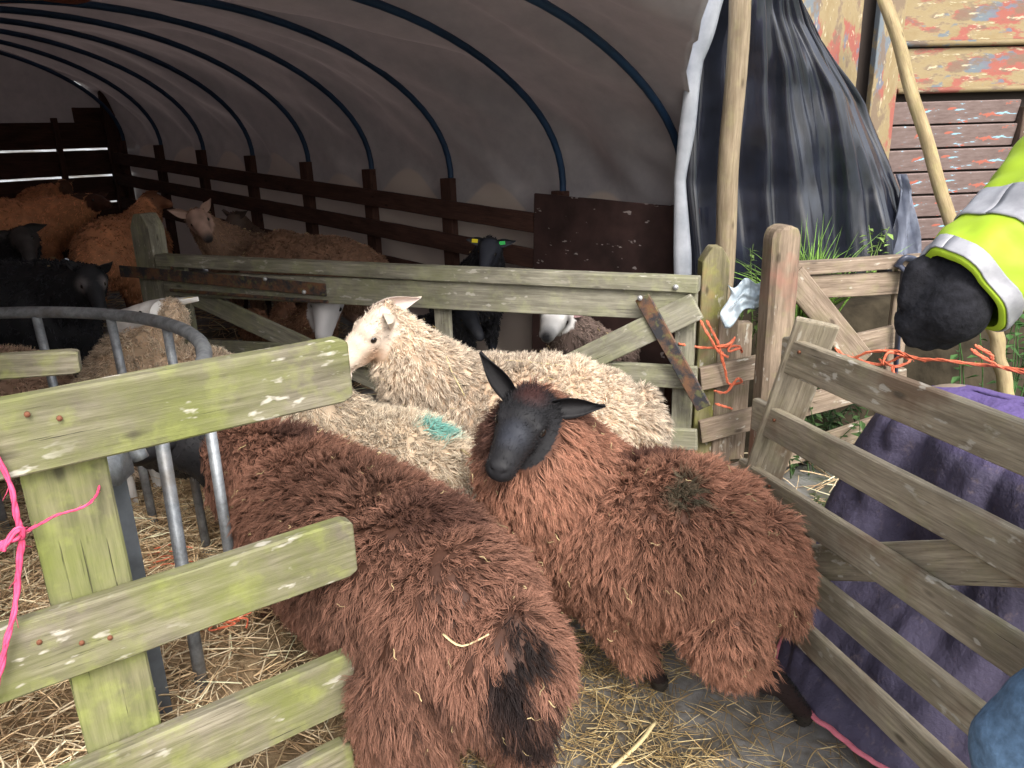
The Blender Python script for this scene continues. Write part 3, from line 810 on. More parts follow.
# ------------------------------------------------------------------ sheep
def leaf_ear(base, tip, face, w, L_inner=.0, droop=.0):
    """closed cupped ear; returns verts, tris, inner mask"""
    base, tip, face = A3(base), A3(tip), A3(face); e = tip - base; L = np.linalg.norm(e); e /= L
    face = norm(face - e * (face @ e)); sd = np.cross(e, face); nu, nv = 12, 9
    F = []; B = []
    for i in range(nu):
        t = i / (nu - 1); wd = w * (.42 + .9 * math.sin(math.pi * min(1, t * .85 + .1)) ) * (1 - t ** 3.2) + .0015
        for j in range(nv):
            s = j / (nv - 1) * 2 - 1; cup = w * .75 * (s * s) * (1 - t * .6)
            p = base + e * (L * t) + sd * (s * wd * .55) + face * (cup - w * .3 * (1 - t)) + np.array([0, 0, -droop * t * t])
            F.append(p + face * .0015); B.append(p - face * (.0035 * (1 - s * s) + .001))
    Vv = np.array(F + B); T = []
    for i in range(nu - 1):
        for j in range(nv - 1):
            a = i * nv + j; T += [(a, a + 1, a + nv + 1), (a, a + nv + 1, a + nv)]
            b = a + nu * nv; T += [(b, b + nv + 1, b + 1), (b, b + nv, b + nv + 1)]
    rim = [i * nv for i in range(nu)] + [(nu - 1) * nv + j for j in range(1, nv)] + [i * nv + nv - 1 for i in range(nu - 2, -1, -1)]
    for a, b in zip(rim, rim[1:]): o = nu * nv; T += [(a, b, b + o), (a, b + o, a + o)]
    inner = np.zeros(len(Vv), bool); inner[:nu * nv] = True
    return Vv, np.array(T), inner

def sheep(label, rump, shoulder, poll, muzzle, w=.40, belly=.36, size=1.0, head_up=None, wool=((.1, .04, .03), (.3, .13, .08)),
          face=(.02, .02, .022), legc=None, ears=None, Lw=.05, n=3000, per=3, rad=.0022, voxel=.014, marks=(), spread=.010, legwool=False,
          group=None, curly=.004, tags=(), seed=1, neck_r=.12, face_marks=(), eyec=None, g=None, legs=True, lt=(.04, .92), headwool=.10, feet=None, hair=0, tail=True, tipk=.26, hw=1.0, ruff=False, ear_in=None, cheek=0, comb=1.0):
    rng = np.random.default_rng(seed)
    rump, shoulder, poll, muzzle = [A3(v) for v in (rump, shoulder, poll, muzzle)]
    sp = shoulder - rump; spL = np.linalg.norm(sp); ax = norm(sp); axh = norm(np.array([ax[0], ax[1], 0])); lat = np.array([-axh[1], axh[0], 0])
    mid = (rump + shoulder) / 2; gnd = g if g is not None else gz(mid[0], mid[1]) + .01
    base = Vector((mid[0], mid[1], gnd))
    F = np.stack([axh, lat, np.array([0, 0, 1.0])], 1)
    B = Blob()
    # barrel: stations from rump to shoulder; rump/shoulder are points on the back line
    top0, top1 = rump[2], shoulder[2]
    for t, ww, hh, dz in ((-.08, .66, .74, -.06), (.05, .88, .92, -.02), (.2, .98, 1.0, 0), (.35, 1.02, 1.03, .0), (.5, 1.04, 1.03, -.005), (.65, 1.02, 1.02, -.005), (.8, .95, 1.0, 0), (.95, .85, .93, -.01), (1.08, .66, .76, -.04)):
        c = rump + sp * t; top = top0 + (top1 - top0) * t + dz; bel = gnd + belly + .02 * abs(t - .4)
        h = (top - bel) / 2
        B.ell((c[0], c[1], top - h), (spL * .2 + .03, w / 2 * ww, h * hh), F)
    # rump corners, thighs
    H = top0 - gnd
    nb = shoulder + np.array([0, 0, -.14 * size]) + axh * .02
    hd = norm(muzzle - poll); L = np.linalg.norm(muzzle - poll)
    nk = poll + hd * L * .10 - np.array([0, 0, .02 * size])
    B.chain([nb - axh * .06, nb * .5 + nk * .5 - np.array([0, 0, .01]), nk], [neck_r * 1.25, neck_r, .078 * size])
    B.chain([nb - np.array([0, 0, .10]) , nb * .45 + nk * .55 - np.array([0, 0, .06 * size]), nk - np.array([0, 0, .02])], [neck_r * 1.2, neck_r * .85, .06 * size])
    legseg = []
    if legs:
        for end, sgn in ((0, -1), (0, 1), (1, -1), (1, 1)):
            t = lt[end]; c = rump + sp * t; off = w * .27 * sgn
            hip = np.array([c[0], c[1], gnd + belly + .1]) + lat * off
            if end == 0:
                ft = hip + axh * (-.04) ; ft[2] = gnd + .015
                if feet and feet.get((end, sgn)) is not None: ft[:2] = feet[(end, sgn)]
                kn = hip * .62 + ft * .38 + axh * .07; kn[2] = gnd + belly * .82
                hk = hip * .3 + ft * .7 - axh * (.055 if not feet else -.01); hk[2] = gnd + belly * .50
                pts = [hip, kn, hk, ft * .9 + hk * .1 + np.array([0, 0, .0]), ft + axh * .015]; rs = [.10, .065, .030, .022, .026]
            else:
                ft = hip.copy(); ft[2] = gnd + .015
                if feet and feet.get((end, sgn)) is not None: ft[:2] = feet[(end, sgn)]
                kn = hip * .4 + ft * .6 + axh * .01; kn[2] = gnd + belly * .52
                pts = [hip, kn, ft * .85 + kn * .15, ft + axh * .015]; rs = [.075, .032, .022, .026]
            if legwool: rs = [r * (1.25 if i < len(rs) - 2 else 1.3) for i, r in enumerate(rs)]
            rs = [r * size for r in rs]
            B.chain(pts, rs); legseg.append((pts, rs))
    if tail:
        tb = rump - axh * (spL * .2 + .05); tb[2] = top0 - .15
        B.chain([tb + axh * .05, tb - np.array([0, 0, .10]), tb - np.array([0, 0, .22]) - axh * .01], [.05, .045, .03])
    # head
    hu = A3(head_up) if head_up is not None else np.array([0, 0, 1.0]); hu = norm(hu - hd * (hu @ hd)); hl = np.cross(hu, hd)
    HF = np.stack([hd, hl, hu], 1)
    def hp(a, b, c): return poll + hd * (a * L) + hl * (b * L) + hu * (c * L)
    HB = Blob()
    for a, c, rx, ry, rz in ((.14, .0, .26, .235, .23), (.30, .01, .26, .225, .215), (.48, .0, .26, .185, .19), (.64, -.01, .22, .155, .165), (.78, -.02, .18, .145, .15), (.90, -.03, .12, .135, .135), (.45, -.14, .36, .13, .12), (.80, -.12, .16, .095, .08)):
        HB.ell(hp(a, 0, c), (rx * L, ry * L * (hw if a < .7 else 1 + (hw - 1) * .6), rz * L * (1 + (hw - 1) * .5)), HF)
    for sgn in (-1, 1):
        HB.ell(hp(.36, sgn * .155 * hw, .10), (.11 * L, .07 * L, .07 * L), HF)   # brow
        HB.ell(hp(.95, sgn * .065, .025), (.075 * L, .05 * L, .06 * L), HF)    # nostril wing
    B.v += HB.v; B.f += [f + B.n for f in HB.f]; B.n += HB.n
    Vv, T = B.remesh(voxel, 5)
    # finer head for close sheep: indent nostrils, mouth, eye sockets
    def dist(P, a, b):
        ab = b - a; t = np.clip(((P - a) @ ab) / (ab @ ab), 0, 1); return np.linalg.norm(P - a - t[:, None] * ab, axis=1), t
    vnm = vnormals(Vv, T)
    for sgn in (-1, 1):
        for (a, b, c, r, dp) in ((1.04, sgn * .07, .035, .045, .05), (1.0, sgn * .11, .05, .035, .035)):
            d = np.linalg.norm(Vv - hp(a, b, c), axis=1); Vv -= vnm * (np.exp(-(d / (r * L)) ** 2) * dp * L)[:, None]
        d = np.linalg.norm(Vv - hp(.385, sgn * .20 * hw, .055), axis=1); Vv -= vnm * (np.exp(-(d / (.05 * L)) ** 2) * .03 * L)[:, None]
    rel = (Vv - poll) / L; ha, hb, hc = rel @ hd, rel @ hl, rel @ hu
    mline = np.exp(-((hc + .125) / .014) ** 2) * (ha > .72) * (ha < 1.15); Vv -= vnm * (mline * .018 * L)[:, None]
    # region masks
    def masks(P):
        rl = (P - poll) / L; a, b, c = rl @ hd, rl @ hl, rl @ hu
        lim = headwool + .10 * np.clip(-c, -1, 1) * 0
        hm = (a > lim - c * .25) & (np.hypot(b / (.30 * hw), (c + .02) / .31) < 1) & (a < 1.3)
        lm = np.zeros(len(P), bool)
        if legs:
            for pts, rs in legseg:
                for i in range(1, len(pts) - 1):
                    d, _ = dist(P, pts[i], pts[i + 1]); lm |= d < max(rs[i], rs[i + 1]) * 1.35
            lm &= P[:, 2] < gnd + belly * (.80 if not legwool else .34)
        return hm, lm
    hm, lm = masks(Vv)
    wr, wt = np.array(wool[0]), np.array(wool[1])
    fc = np.array(face); lc = np.array(legc if legc is not None else face)
    col = np.tile(wr * 1.1, (len(Vv), 1)); col[hm] = fc; col[lm] = lc
    for (a, b, c, r, cc) in face_marks:
        d = np.linalg.norm((Vv - hp(a, b, c)) / L, axis=1); k = (np.clip(1.4 - d / r, 0, 1) * hm)[:, None]; col = col * (1 - k) + np.array(cc) * k
    col[Vv[:, 2] < gnd + .045] = (.03, .025, .02)
    col = col * (1 + .18 * vn(Vv, 60, seed + 5))[:, None]
    allV, allT, allC = [Vv], [T], [col]; nv = len(Vv)
    # ears
    if ears is None: ears = [norm(hl * s * 1.0 + hu * .15 - hd * .35) for s in (1, -1)]
    eL = .46 * L; tips = []
    for sgn, ed in zip((1, -1), ears):
        if ed is None: tips.append(None); continue
        ed = A3(ed); le = np.linalg.norm(ed); le = eL * (le if le > 0 else 1); ed = norm(ed)
        b0 = hp(.06, sgn * .17 * hw, .10); fv = hd * .75 + hu * .25 if abs(ed @ hd) < .8 else hu
        ev, et, inn = leaf_ear(b0 - ed * .02, b0 + ed * le, fv, .155 * L * max(1, le / eL * .85))
        ec = np.tile(fc, (len(ev), 1)).astype(float)
        ec[inn] = np.array(ear_in) if ear_in is not None else fc * .9 + .01
        allV.append(ev); allT.append(et + nv); allC.append(ec); nv += len(ev); tips.append((b0, ed, le, norm(fv)))
    Vb = np.concatenate(allV); Tb = np.concatenate(allT); Cb = np.clip(np.concatenate(allC), 0, 1)
    root = thing('sheep', label, 'sheep', base, group)
    link('body', mesh_np('body', Vb, tris=Tb, col=Cb), M_skin, root)
    for sgn in (-1, 1):
        bm = bmesh.new(); bmesh.ops.create_uvsphere(bm, u_segments=16, v_segments=10, radius=.047 * L)
        me = bpy.data.meshes.new('eye'); bm.to_mesh(me); bm.free(); me.polygons.foreach_set('use_smooth', [True] * len(me.polygons))
        c = hp(.385, sgn * .172 * hw, .055); link('eye', me, eyec or M_eye, root, Matrix.Translation(Vector(c)) @ Matrix.Scale(1.25 if hair > 9000 else 1, 4))
    for (sgn, fr, tm) in tags:
        tp = tips[0 if sgn > 0 else 1]
        if tp is None: continue
        b0, ed, le, fv = tp; c = b0 + ed * le * fr + fv * .012; mbt = MB(); s2 = np.cross(ed, fv)
        rot = Matrix((tuple(s2), tuple(ed), tuple(fv))).transposed()
        mbt.box(Vector(c), .022, .034, .004, rot); mbt.tube([Vector(c), Vector(c - fv * .02)], .004, 6); mbt.build('ear_tag', tm, root)
    # fleece
    Pc, Nc = sample(Vv, T, int(n * 1.35), rng); hm, lm = masks(Pc); keep = ~(hm | lm); keep &= ~((Pc[:, 2] < gnd + .06))
    Pc, Nc = Pc[keep][:n], Nc[keep][:n]; k = len(Pc)
    down = np.array([0, 0, -1.0]); dn = down - Nc * (Nc @ down)[:, None]
    bk = -axh - Nc * (Nc @ -axh)[:, None]
    sw = np.stack([vn(Pc, 9, seed + i) for i in range(3)], 1) * .36 + np.stack([vn(Pc, 30, seed + 10 + i) for i in range(3)], 1) * .2
    D = norm(Nc * .62 + dn * .62 * comb + bk * .30 * comb + sw * .45 + rng.normal(size=(k, 3)) * .13)
    ln = Lw * (.75 + .5 * rng.random(k)) * (1 + .18 * vn(Pc, 12, seed + 20))
    dh = np.linalg.norm(Pc - nk, axis=1); ln *= np.clip(.45 + dh / .22 * .55, .45, 1) if not ruff else 1
    belly_k = np.clip((gnd + belly + .1 - Pc[:, 2]) / .15, 0, 1); ln *= (1 + .25 * belly_k)
    lk = rng.normal(size=(k, 3)) * .10
    shade = 1 + .22 * rng.normal(size=k) + .25 * vn(Pc, 7, seed + 30)
    Pr = np.repeat(Pc, per, 0); Nr = np.repeat(Nc, per, 0); Dr = np.repeat(D, per, 0); lr = np.repeat(ln, per); m = len(Pr)
    off = rng.normal(size=(m, 3)) * spread; off -= Nr * (off * Nr).sum(1)[:, None]
    tipp = Pr + Dr * lr[:, None] * (.85 + .3 * rng.random(m))[:, None] + off * tipk + rng.normal(size=(m, 3)) * .0018
    root_p = Pr + off - Nr * .006; dv = tipp - root_p; Ls = np.linalg.norm(dv, axis=1)
    ph = np.repeat(rng.random(k) * 6.28, per) + rng.normal(size=m) * .25; sv = np.repeat(rng.normal(size=(k, 3)), per, 0)
    sh = np.repeat(np.clip(shade, .35, 1.7), per) * (1 + .12 * rng.normal(size=m))
    c0 = wr * np.clip(sh, .4, 1.5)[:, None]; c1 = wt * np.clip(sh, .35, 1.6)[:, None]
    for (mc, mr, mcol, ms) in marks:
        if len(mc) == 2:      # picture point: nearest fleece root seen there
            r3 = Pr - A3(CAM); zf = r3 @ A3(fw); qx = 512 + FPX * (r3 @ A3(rt)) / zf; qy = 384 - FPX * (r3 @ A3(up)) / zf
            dd = np.hypot(qx - mc[0], qy - mc[1]); cand = np.where(dd < max(8, dd.min() + 2))[0]; mc = Pr[cand[np.argmin(zf[cand])]]
        d = np.linalg.norm(Pr - A3(mc), axis=1) + .02 * vn(Pr, 40, seed + 3) + rng.normal(size=m) * mr * .08
        kk = (np.clip((mr - d) / (mr * .4), 0, 1) * ms)[:, None]
        c0 = c0 * (1 - kk) + np.array(mcol) * .6 * kk; c1 = c1 * (1 - kk) + np.array(mcol) * kk
    bend = np.array([0, 0, -1.0]) * (lr * .16)[:, None]
    nb_ = min(k, int(n / 110)); ib = rng.choice(k, nb_, replace=False)      # chaff caught in the wool
    for ii in ib:
        tdir = np.cross(Nc[ii], rng.normal(size=3)); tdir /= np.linalg.norm(tdir); L_ = rng.uniform(.008, .035); j0 = ii * per
        root_p[j0] = Pc[ii] + Nc[ii] * Lw * .55 + D[ii] * Lw * .3; dv[j0] = tdir; Ls[j0] = L_; cc_ = np.array((.55, .42, .22)) * rng.uniform(.5, 1.2); c0[j0] = cc_; c1[j0] = cc_; bend[j0] = 0; ph[j0] = 0
    Vs, Q, Ts, Cs = strand_mesh(root_p, norm(dv), Ls, rad * (.7 + .6 * rng.random(m)), bend, curly * (.6 + .8 * rng.random(m)), ph, c0, c1, 6, sv, 7.5)
    link('fleece', mesh_np('fleece', Vs, Q, Ts, Cs), M_fleece, root)
    if hair:   # short hair on the face and lower legs of the nearest sheep
        Ph, Nh = sample(Vv, T, hair * 6, rng); hm, lm = masks(Ph); rl = (Ph - poll) / L; aa = rl @ hd
        keep = (hm & (aa < .97)) | lm; Ph, Nh = Ph[keep][:hair], Nh[keep][:hair]; aa = aa[keep][:hair]
        Dh = norm(Nh * .35 - hd * .5 * 0 + np.array([0, 0, -.2]) + norm(np.cross(hl, Nh)) * .0 - hd * .8 + rng.normal(size=Nh.shape) * .25)
        Lh = (.008 + .028 * np.clip(.62 - aa, 0, 1)) * (.6 + .8 * rng.random(len(Ph)))
        cc = np.tile(fc, (len(Ph), 1)) * (1 + .3 * rng.normal(size=len(Ph)))[:, None]
        for (a, b, c, r, c2) in face_marks:
            d = np.linalg.norm((Ph - hp(a, b, c)) / L, axis=1); kk = np.clip(1.4 - d / r, 0, 1)[:, None]; cc = cc * (1 - kk) + np.array(c2) * kk
        Vs, Q, Ts, Cs = strand_mesh(Ph - Nh * .001, Dh, Lh, np.full(len(Ph), .0009), np.zeros((len(Ph), 3)), Lh * .1, Lh * 0, cc, cc * 1.3 + .004, 3)
        link('face_hair', mesh_np('face_hair', Vs, Q, Ts, Cs), M_fleece, root)
    return root

BR = ((.055, .025, .016), (.30, .148, .10)); BR2 = ((.085, .038, .024), (.47, .228, .148))
BLK = (.014, .0135, .015)
def A_(v): return np.array([v[0], v[1]])
# A: left brown sheep, rump towards the camera, head in the feeder
sheep('dark brown shaggy sheep with its rump to the camera, behind the mossy gate', Z(458, 530, .80), Z(284, 434, .77), Z(205, 440, .76), Z(148, 452, .62),
      w=.46, belly=.33, wool=BR, face=BLK, Lw=.047, n=17000, per=6, rad=.0013, voxel=.013, legwool=True, seed=3, spread=.0058, curly=.0055, comb=1.25, headwool=-.1,
      marks=[((440, 500), .13, (.055, .024, .02), .6), ((300, 425), .12, (.03, .016, .016), .7), ((532, 640), .065, (.016, .013, .013), .95), ((505, 668), .05, (.018, .013, .012), .9), ((525, 735), .12, (.018, .012, .012), .95), ((495, 695), .06, (.018, .012, .012), .9), ((430, 690), .05, (.04, .02, .016), .6)],
      head_up=(.1, -.35, 1), hair=2500)
# B: right brown sheep looking at the camera
Bp, Bm = Yd(533, 404, 1.93), Yd(497, 474, 1.70)
sheep('reddish brown shaggy sheep with a black face looking at the camera', Z(736, 472, .77), Z(560, 455, .73), Bp, Bm,
      w=.47, belly=.29, wool=BR2, face=BLK, Lw=.047, n=17000, per=6, rad=.0013, voxel=.0065, seed=8, spread=.0058, curly=.0055, comb=1.25, legc=(.02, .012, .011), neck_r=.17, ruff=True,
      head_up=(.0, -.63, .78), ears=[(1.15, .0, .0), (-.66, .05, .98)], ear_in=(.012, .011, .012), hair=14000, headwool=-.03, hw=1.16,
      face_marks=[(.10, .0, .22, .15, (.045, .018, .016)), (.62, 0, .17, .15, (.026, .028, .036))],
      marks=[((655, 450), .11, (.05, .02, .018), .75), ((685, 486), .06, (.10, .115, .075), .75), (Bp + V(-.06, .02, -.06), .15, (.04, .02, .018), .85), (Bp + V(.08, .05, -.05), .12, (.05, .022, .018), .7), (Bp + V(0, .1, .06), .12, (.03, .014, .013), .8)],
      lt=(-.05, .60), feet={(0, 1): A_(Z(808, 722, .015)), (0, -1): A_(Z(770, 690, .015)), (1, 1): A_(Z(664, 688, .015))})
WH = ((.44, .32, .22), (.84, .71, .56)); CR = ((.38, .29, .20), (.76, .65, .50)); OR = ((.52, .24, .12), (.74, .36, .20))
# C: cream sheep in front of the long gate, head to the left
sheep('cream woolly sheep standing in front of the long gate, facing left', Z(608, 362, .80), Z(440, 358, .82), Yd(392, 316, 2.62), Yd(330, 372, 2.50),
      w=.46, belly=.34, wool=WH, face=(.64, .53, .43), Lw=.034, voxel=.009, n=12000, per=6, rad=.0015, seed=21, spread=.007, curly=.004, head_up=(-.35, -.5, 1),
      ears=[(.15, -.95, .1), (1.2, -.1, .32)], ear_in=(.66, .55, .50), tags=[(1, .3, M_tag_g)], face_marks=[(.5, .1, -.16, .17, (.52, .35, .24)), (.5, -.1, -.16, .17, (.52, .35, .24)), (.97, 0, 0, .12, (.45, .30, .26))], hair=6000, headwool=.04, neck_r=.13, comb=.7, legc=(.4, .33, .25))
# D: cream sheep between, turquoise mark
sheep('cream sheep with a turquoise mark on its back, between the brown sheep', Z(440, 428, .72), Z(335, 405, .74), Yd(296, 368, 2.45), Yd(346, 376, 2.25),
      w=.40, belly=.34, wool=CR, face=(.6, .5, .42), Lw=.04, n=6000, per=4, rad=.0018, seed=22, curly=.006, comb=.8,
      marks=[(Z(440, 424, .72), .085, (.12, .52, .46), .8)])
# E: white sheep behind the feeder
sheep('pale curly sheep behind the round feeder, head low with a yellow ear tag', Z(225, 352, .78), Z(110, 350, .80), Yd(172, 312, 3.02), Yd(112, 318, 3.05),
      w=.42, belly=.36, wool=((.50, .36, .24), (.86, .70, .53)), face=(.75, .72, .68), Lw=.03, n=6000, per=4, rad=.0018, seed=23, curly=.008,
      ears=[(-.2, -.5, -.3), (.9, .0, .1)], tags=[(1, .5, M_tag_g), (-1, .6, M_tag_y)], comb=.5)
sheep('pale brown woolly sheep at the far left edge behind the feeder', Z(30, 352, .76), Z(-70, 352, .78), Yd(-120, 330, 3.0), Yd(-150, 380, 2.9),
      w=.40, belly=.36, wool=((.3, .19, .13), (.60, .42, .30)), face=(.3, .25, .2), Lw=.03, n=2500, per=3, rad=.0025, seed=24, curly=.006, comb=.6)

# --- sheep inside the shelter
def inside(label, rp, sp_, pl, mz, Y1, wool, face, w=.40, n=2500, **k):
    """rp, sp_: picture points of the back line at depth Y1[0], Y1[1]"""
    a = Yd(*rp, Y1[0]); b = Yd(*sp_, Y1[1]); p = Yd(*pl, Y1[2]); m = Yd(*mz, Y1[3])
    L = (m - p).length
    if L < .2 or L > .34: m = p + (m - p).normalized() * .26
    return sheep(label, a, b, p, m, w=w, wool=wool, face=face, Lw=k.pop('Lw', .02), n=n, per=3, rad=.003, voxel=.018, curly=.003, spread=.012, **k)
DK = ((.012, .012, .014), (.03, .03, .036))
inside('black sheep with a pale eye patch, at the left just beyond the feeder', (-60, 258), (50, 262), (88, 272), (102, 312), (3.75, 3.75, 3.6, 3.45), DK, (.016, .016, .018), w=.44, seed=31,
       face_marks=[(.36, .17, .05, .13, (.17, .15, .15)), (.36, -.17, .05, .13, (.17, .15, .15))], ears=[(.8, -.3, .35), (-.6, .3, .4)])
inside('dark grey sheep head up behind the black sheep at the left', (-10, 232), (5, 236), (24, 232), (30, 262), (5.6, 5.0, 4.8, 4.6), DK, (.05, .045, .045), seed=32, w=.36, ears=[(.9, 0, .1), (-.9, 0, .1)], head_up=(0, -1, .6))
inside('orange dyed sheep nearest the left edge inside the shelter', (-20, 200), (45, 198), (92, 200), (118, 206), (6.4, 6.6, 6.5, 6.3), OR, (.07, .03, .02), seed=33, w=.5)
inside('small orange dyed sheep farthest back against the end boards', (20, 190), (48, 186), (62, 184), (74, 196), (8.0, 8.1, 8.0, 7.9), OR, (.10, .05, .03), seed=34, w=.4)
inside('orange dyed sheep beside the hinge post, its rounded rump to the camera', (98, 220), (135, 212), (148, 198), (172, 204), (5.4, 6.1, 6.3, 6.2), OR, (.20, .09, .05), seed=35, w=.56, n=3500, ears=[(.2, -.3, .3), (.9, .2, .3)])
inside('pink faced sheep with a dark nose looking over the long gate', (300, 236), (232, 232), (196, 214), (209, 240), (6.0, 5.5, 5.25, 5.05), ((.20, .12, .08), (.34, .21, .14)), (.46, .31, .25), seed=36, w=.42, n=3000,
       face_marks=[(.98, 0, 0, .17, (.03, .025, .025))], ears=[(.5, 0, .55), (-.95, -.1, .30)], head_up=(.3, -1, .5))
inside('dark faced sheep beside the pink faced one, looking away', (262, 234), (246, 228), (238, 216), (226, 236), (6.4, 6.1, 5.9, 5.8), ((.07, .045, .035), (.13, .08, .06)), (.08, .055, .045), seed=37, w=.36)
inside('tan woolly sheep standing side on behind the long gate', (360, 240), (275, 232), (252, 262), (236, 292), (5.2, 5.2, 5.1, 5.0), ((.17, .095, .06), (.27, .155, .10)), (.2, .12, .09), seed=38, w=.46, n=4500, belly=.42)
inside('black sheep with yellow and green ear tags behind the gate by the rails', (455, 272), (478, 262), (490, 243), (482, 274), (5.0, 4.8, 4.55, 4.35), DK, (.022, .024, .032), seed=39, w=.36, ears=[(.95, 0, .08), (-.8, 0, .1)],
       tags=[(1, .3, M_tag_g), (-1, .45, M_tag_y)], head_up=(0, -1, .7))
inside('pale faced sheep looking under the top rail at the left of the gate', (270, 330), (300, 322), (330, 286), (322, 342), (4.9, 4.6, 4.32, 4.22), ((.2, .1, .06), (.33, .17, .10)), (.60, .58, .58), seed=40, w=.42, hw=1.35, head_up=(0, -1, .4), ears=[(.5, .3, .1), (-.6, .3, .1)], belly=.25, n=3000)
inside('black sheep under the top rail, its head just above the cream back', (420, 318), (445, 312), (462, 304), (482, 340), (4.6, 4.3, 4.0, 3.85), DK, (.018, .019, .024), seed=41, w=.42, head_up=(.2, -1, .5), belly=.25)
inside('white faced sheep with a black nose lying by the gate brace', (610, 334), (578, 322), (558, 308), (546, 338), (4.4, 4.15, 3.98, 3.74), ((.14, .10, .085), (.24, .18, .15)), (.72, .70, .68), seed=42, w=.40, hw=1.4, head_up=(.1, -1, .5), ears=[(.7, -.1, -.1), (-.5, .2, .1)],
       face_marks=[(1.0, 0, 0, .2, (.02, .02, .022)), (.36, .22, .05, .13, (.05, .04, .04)), (.36, -.22, .05, .13, (.05, .04, .04))], belly=.25, ear_in=(.35, .22, .22))

# ------------------------------------------------------------------ rug covered animal behind the right hurdle
def rugged():
    near = Vector((1.66, 1.15, 0)); far = Vector((1.36, 2.42, 0)); ax = (near - far).normalized(); lat = Vector((-ax.y, ax.x, 0))
    if lat.x > 0: lat = -lat
    root = thing('sheep', 'animal standing under a long purple rug with pink edging behind the slatted hurdle', 'sheep', (far + near) / 2)
    Bb = Blob(); F = np.stack([A3(ax), A3(lat), np.array([0, 0, 1.])], 1)
    for t in np.linspace(.12, .9, 9):
        c = far.lerp(near, t); Bb.ell((c.x, c.y, .60), (.2, .19, .22), F)
    nb = far.lerp(near, .95) + V(0, 0, .68); hd = nb + ax * .32 + V(0, 0, .10)
    Bb.chain([nb, nb + ax * .15 + V(0, 0, .08), hd], [.13, .10, .08]); Bb.chain([hd, hd + ax * .14 - V(0, 0, .14)], [.075, .045])
    for t, s in ((.15, 1), (.15, -1), (.88, 1), (.88, -1)):
        c = far.lerp(near, t) + lat * (.12 * s); Bb.chain([c + V(0, 0, .5), c + V(0, 0, .25), c + V(0, 0, .02)], [.07, .03, .025])
    Vv, T = Bb.remesh(.016, 5); link('body', mesh_np('body', Vv, tris=T, col=np.tile((.25, .2, .15), (len(Vv), 1))), M_skin, root)
    m, nt, p = mat_base('purple_quilted_rug', .75, .25)
    c = coords(nt, rand=False); n = noise(nt, c, 5, 6, .65); n2 = noise(nt, c, 26, 5, .7); n3 = noise(nt, c, 3, 3)
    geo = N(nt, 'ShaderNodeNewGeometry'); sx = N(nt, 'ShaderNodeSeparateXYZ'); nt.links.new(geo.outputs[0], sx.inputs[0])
    b = mix(nt, ramp(nt, n.outputs[0], [(.3, 0), (.7, 1)]).outputs[0], (.045, .040, .066), (.085, .074, .122))
    b = mix(nt, ramp(nt, n2.outputs[0], [(.58, 0), (.72, .6)]).outputs[0], b, (.17, .13, .13))
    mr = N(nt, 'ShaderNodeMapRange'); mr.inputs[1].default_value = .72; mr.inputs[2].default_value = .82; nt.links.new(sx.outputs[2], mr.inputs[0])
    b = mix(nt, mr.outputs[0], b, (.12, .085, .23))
    nt.links.new(b, p.inputs['Base Color']); bump(nt, p, n.outputs[0], .6, .04)
    nu, nq = 90, 90; G = []; hemL = []
    for i in range(nu + 1):
        t = -.06 + 1.06 * i / nu; end = max(0, 1 - (t + .06) / .26); e = math.sqrt(max(0, 1 - end ** 2.2))
        c = far + (near - far) * t; row = []
        for j in range(nq + 1):
            q = j / nq * 2 - 1                     # -1 camera side hem .. +1 other side
            s = abs(q); sg = 1 if q < 0 else -1
            top = .80 + .05 * math.sin(t * 3)
            th = min(1, s / .45) * math.pi / 2
            if s < .45: y = .29 * math.sin(th); z = top - .26 + .26 * math.cos(th)
            else:
                k = (s - .45) / .55; y = .29 + .05 * k + (.13 * k ** 2 if sg > 0 else .03 * k); z = (top - .26) * (1 - k) + .045 * k
            y *= (.55 + .45 * e); z2 = z if s > .45 else (top - .26) + (z - top + .26) * (.55 + .45 * e)
            pos = c + lat * (y * sg) + V(0, 0, z2)
            fo = mnoise.noise(Vector((t * 7, q * 2.2, 3))) * .07 + mnoise.noise(Vector((t * 5 + q * 4, q * 7, 6))) * .03 * min(1, s * 1.5) + mnoise.noise(Vector((t * 16, q * 3, 8))) * .024 - (1 - abs(mnoise.noise(Vector((t * 6 + q * 2, q * 2.5 - t * 3, 11))))) ** 6 * .03
            pos += lat * (sg * fo); row.append(pos + lat * sg * .016 * min(1, s * 2) * math.sin(t * 38 + 2.5 * math.sin(t * 9) + s * 2))
        # hem leans further forward at the far corner
        G.append(row)
    for i in range(nu + 1):
        k = max(0, 1 - i / nu / .5)
        for j in range(nq + 1):
            q = j / nq * 2 - 1
            if q < -.45:
                kk = (-q - .45) / .55; hc_ = [Z(774, 668, .03), Z(792, 704, .03), Z(830, 735, .03), Z(872, 768, .03), Vector((1.24, 1.25, .03)), Vector((1.36, 1.05, .03))]
                ff = i / nu * 5; ii = min(4, int(ff)); tgt = hc_[ii].lerp(hc_[ii + 1], ff - ii)
                w_ = kk ** 2.2; o_ = G[i][j]; G[i][j] = Vector((o_.x + (tgt.x - o_.x) * w_, o_.y + (tgt.y - o_.y) * w_, o_.z)) + lat * (.012 * kk * mnoise.noise(Vector((i * .18, kk * 3, 1))))
    mb = MB(); mb.grid(G); rug = mb.build('rug', m, root, True, solid=.006)
    pk = simple('pink_binding', (.50, .14, .18), .7, nscale=20, var=.25)
    mb = MB(); edge = [G[i][0] for i in range(nu, -1, -1)] + [G[0][j] for j in range(1, nq + 1)]
    L_ = []
    mb.tube([e + V(0, 0, .004) for e in edge], .011, 8, flat=.5); mb.build('binding', pk, rug, True)
rugged()

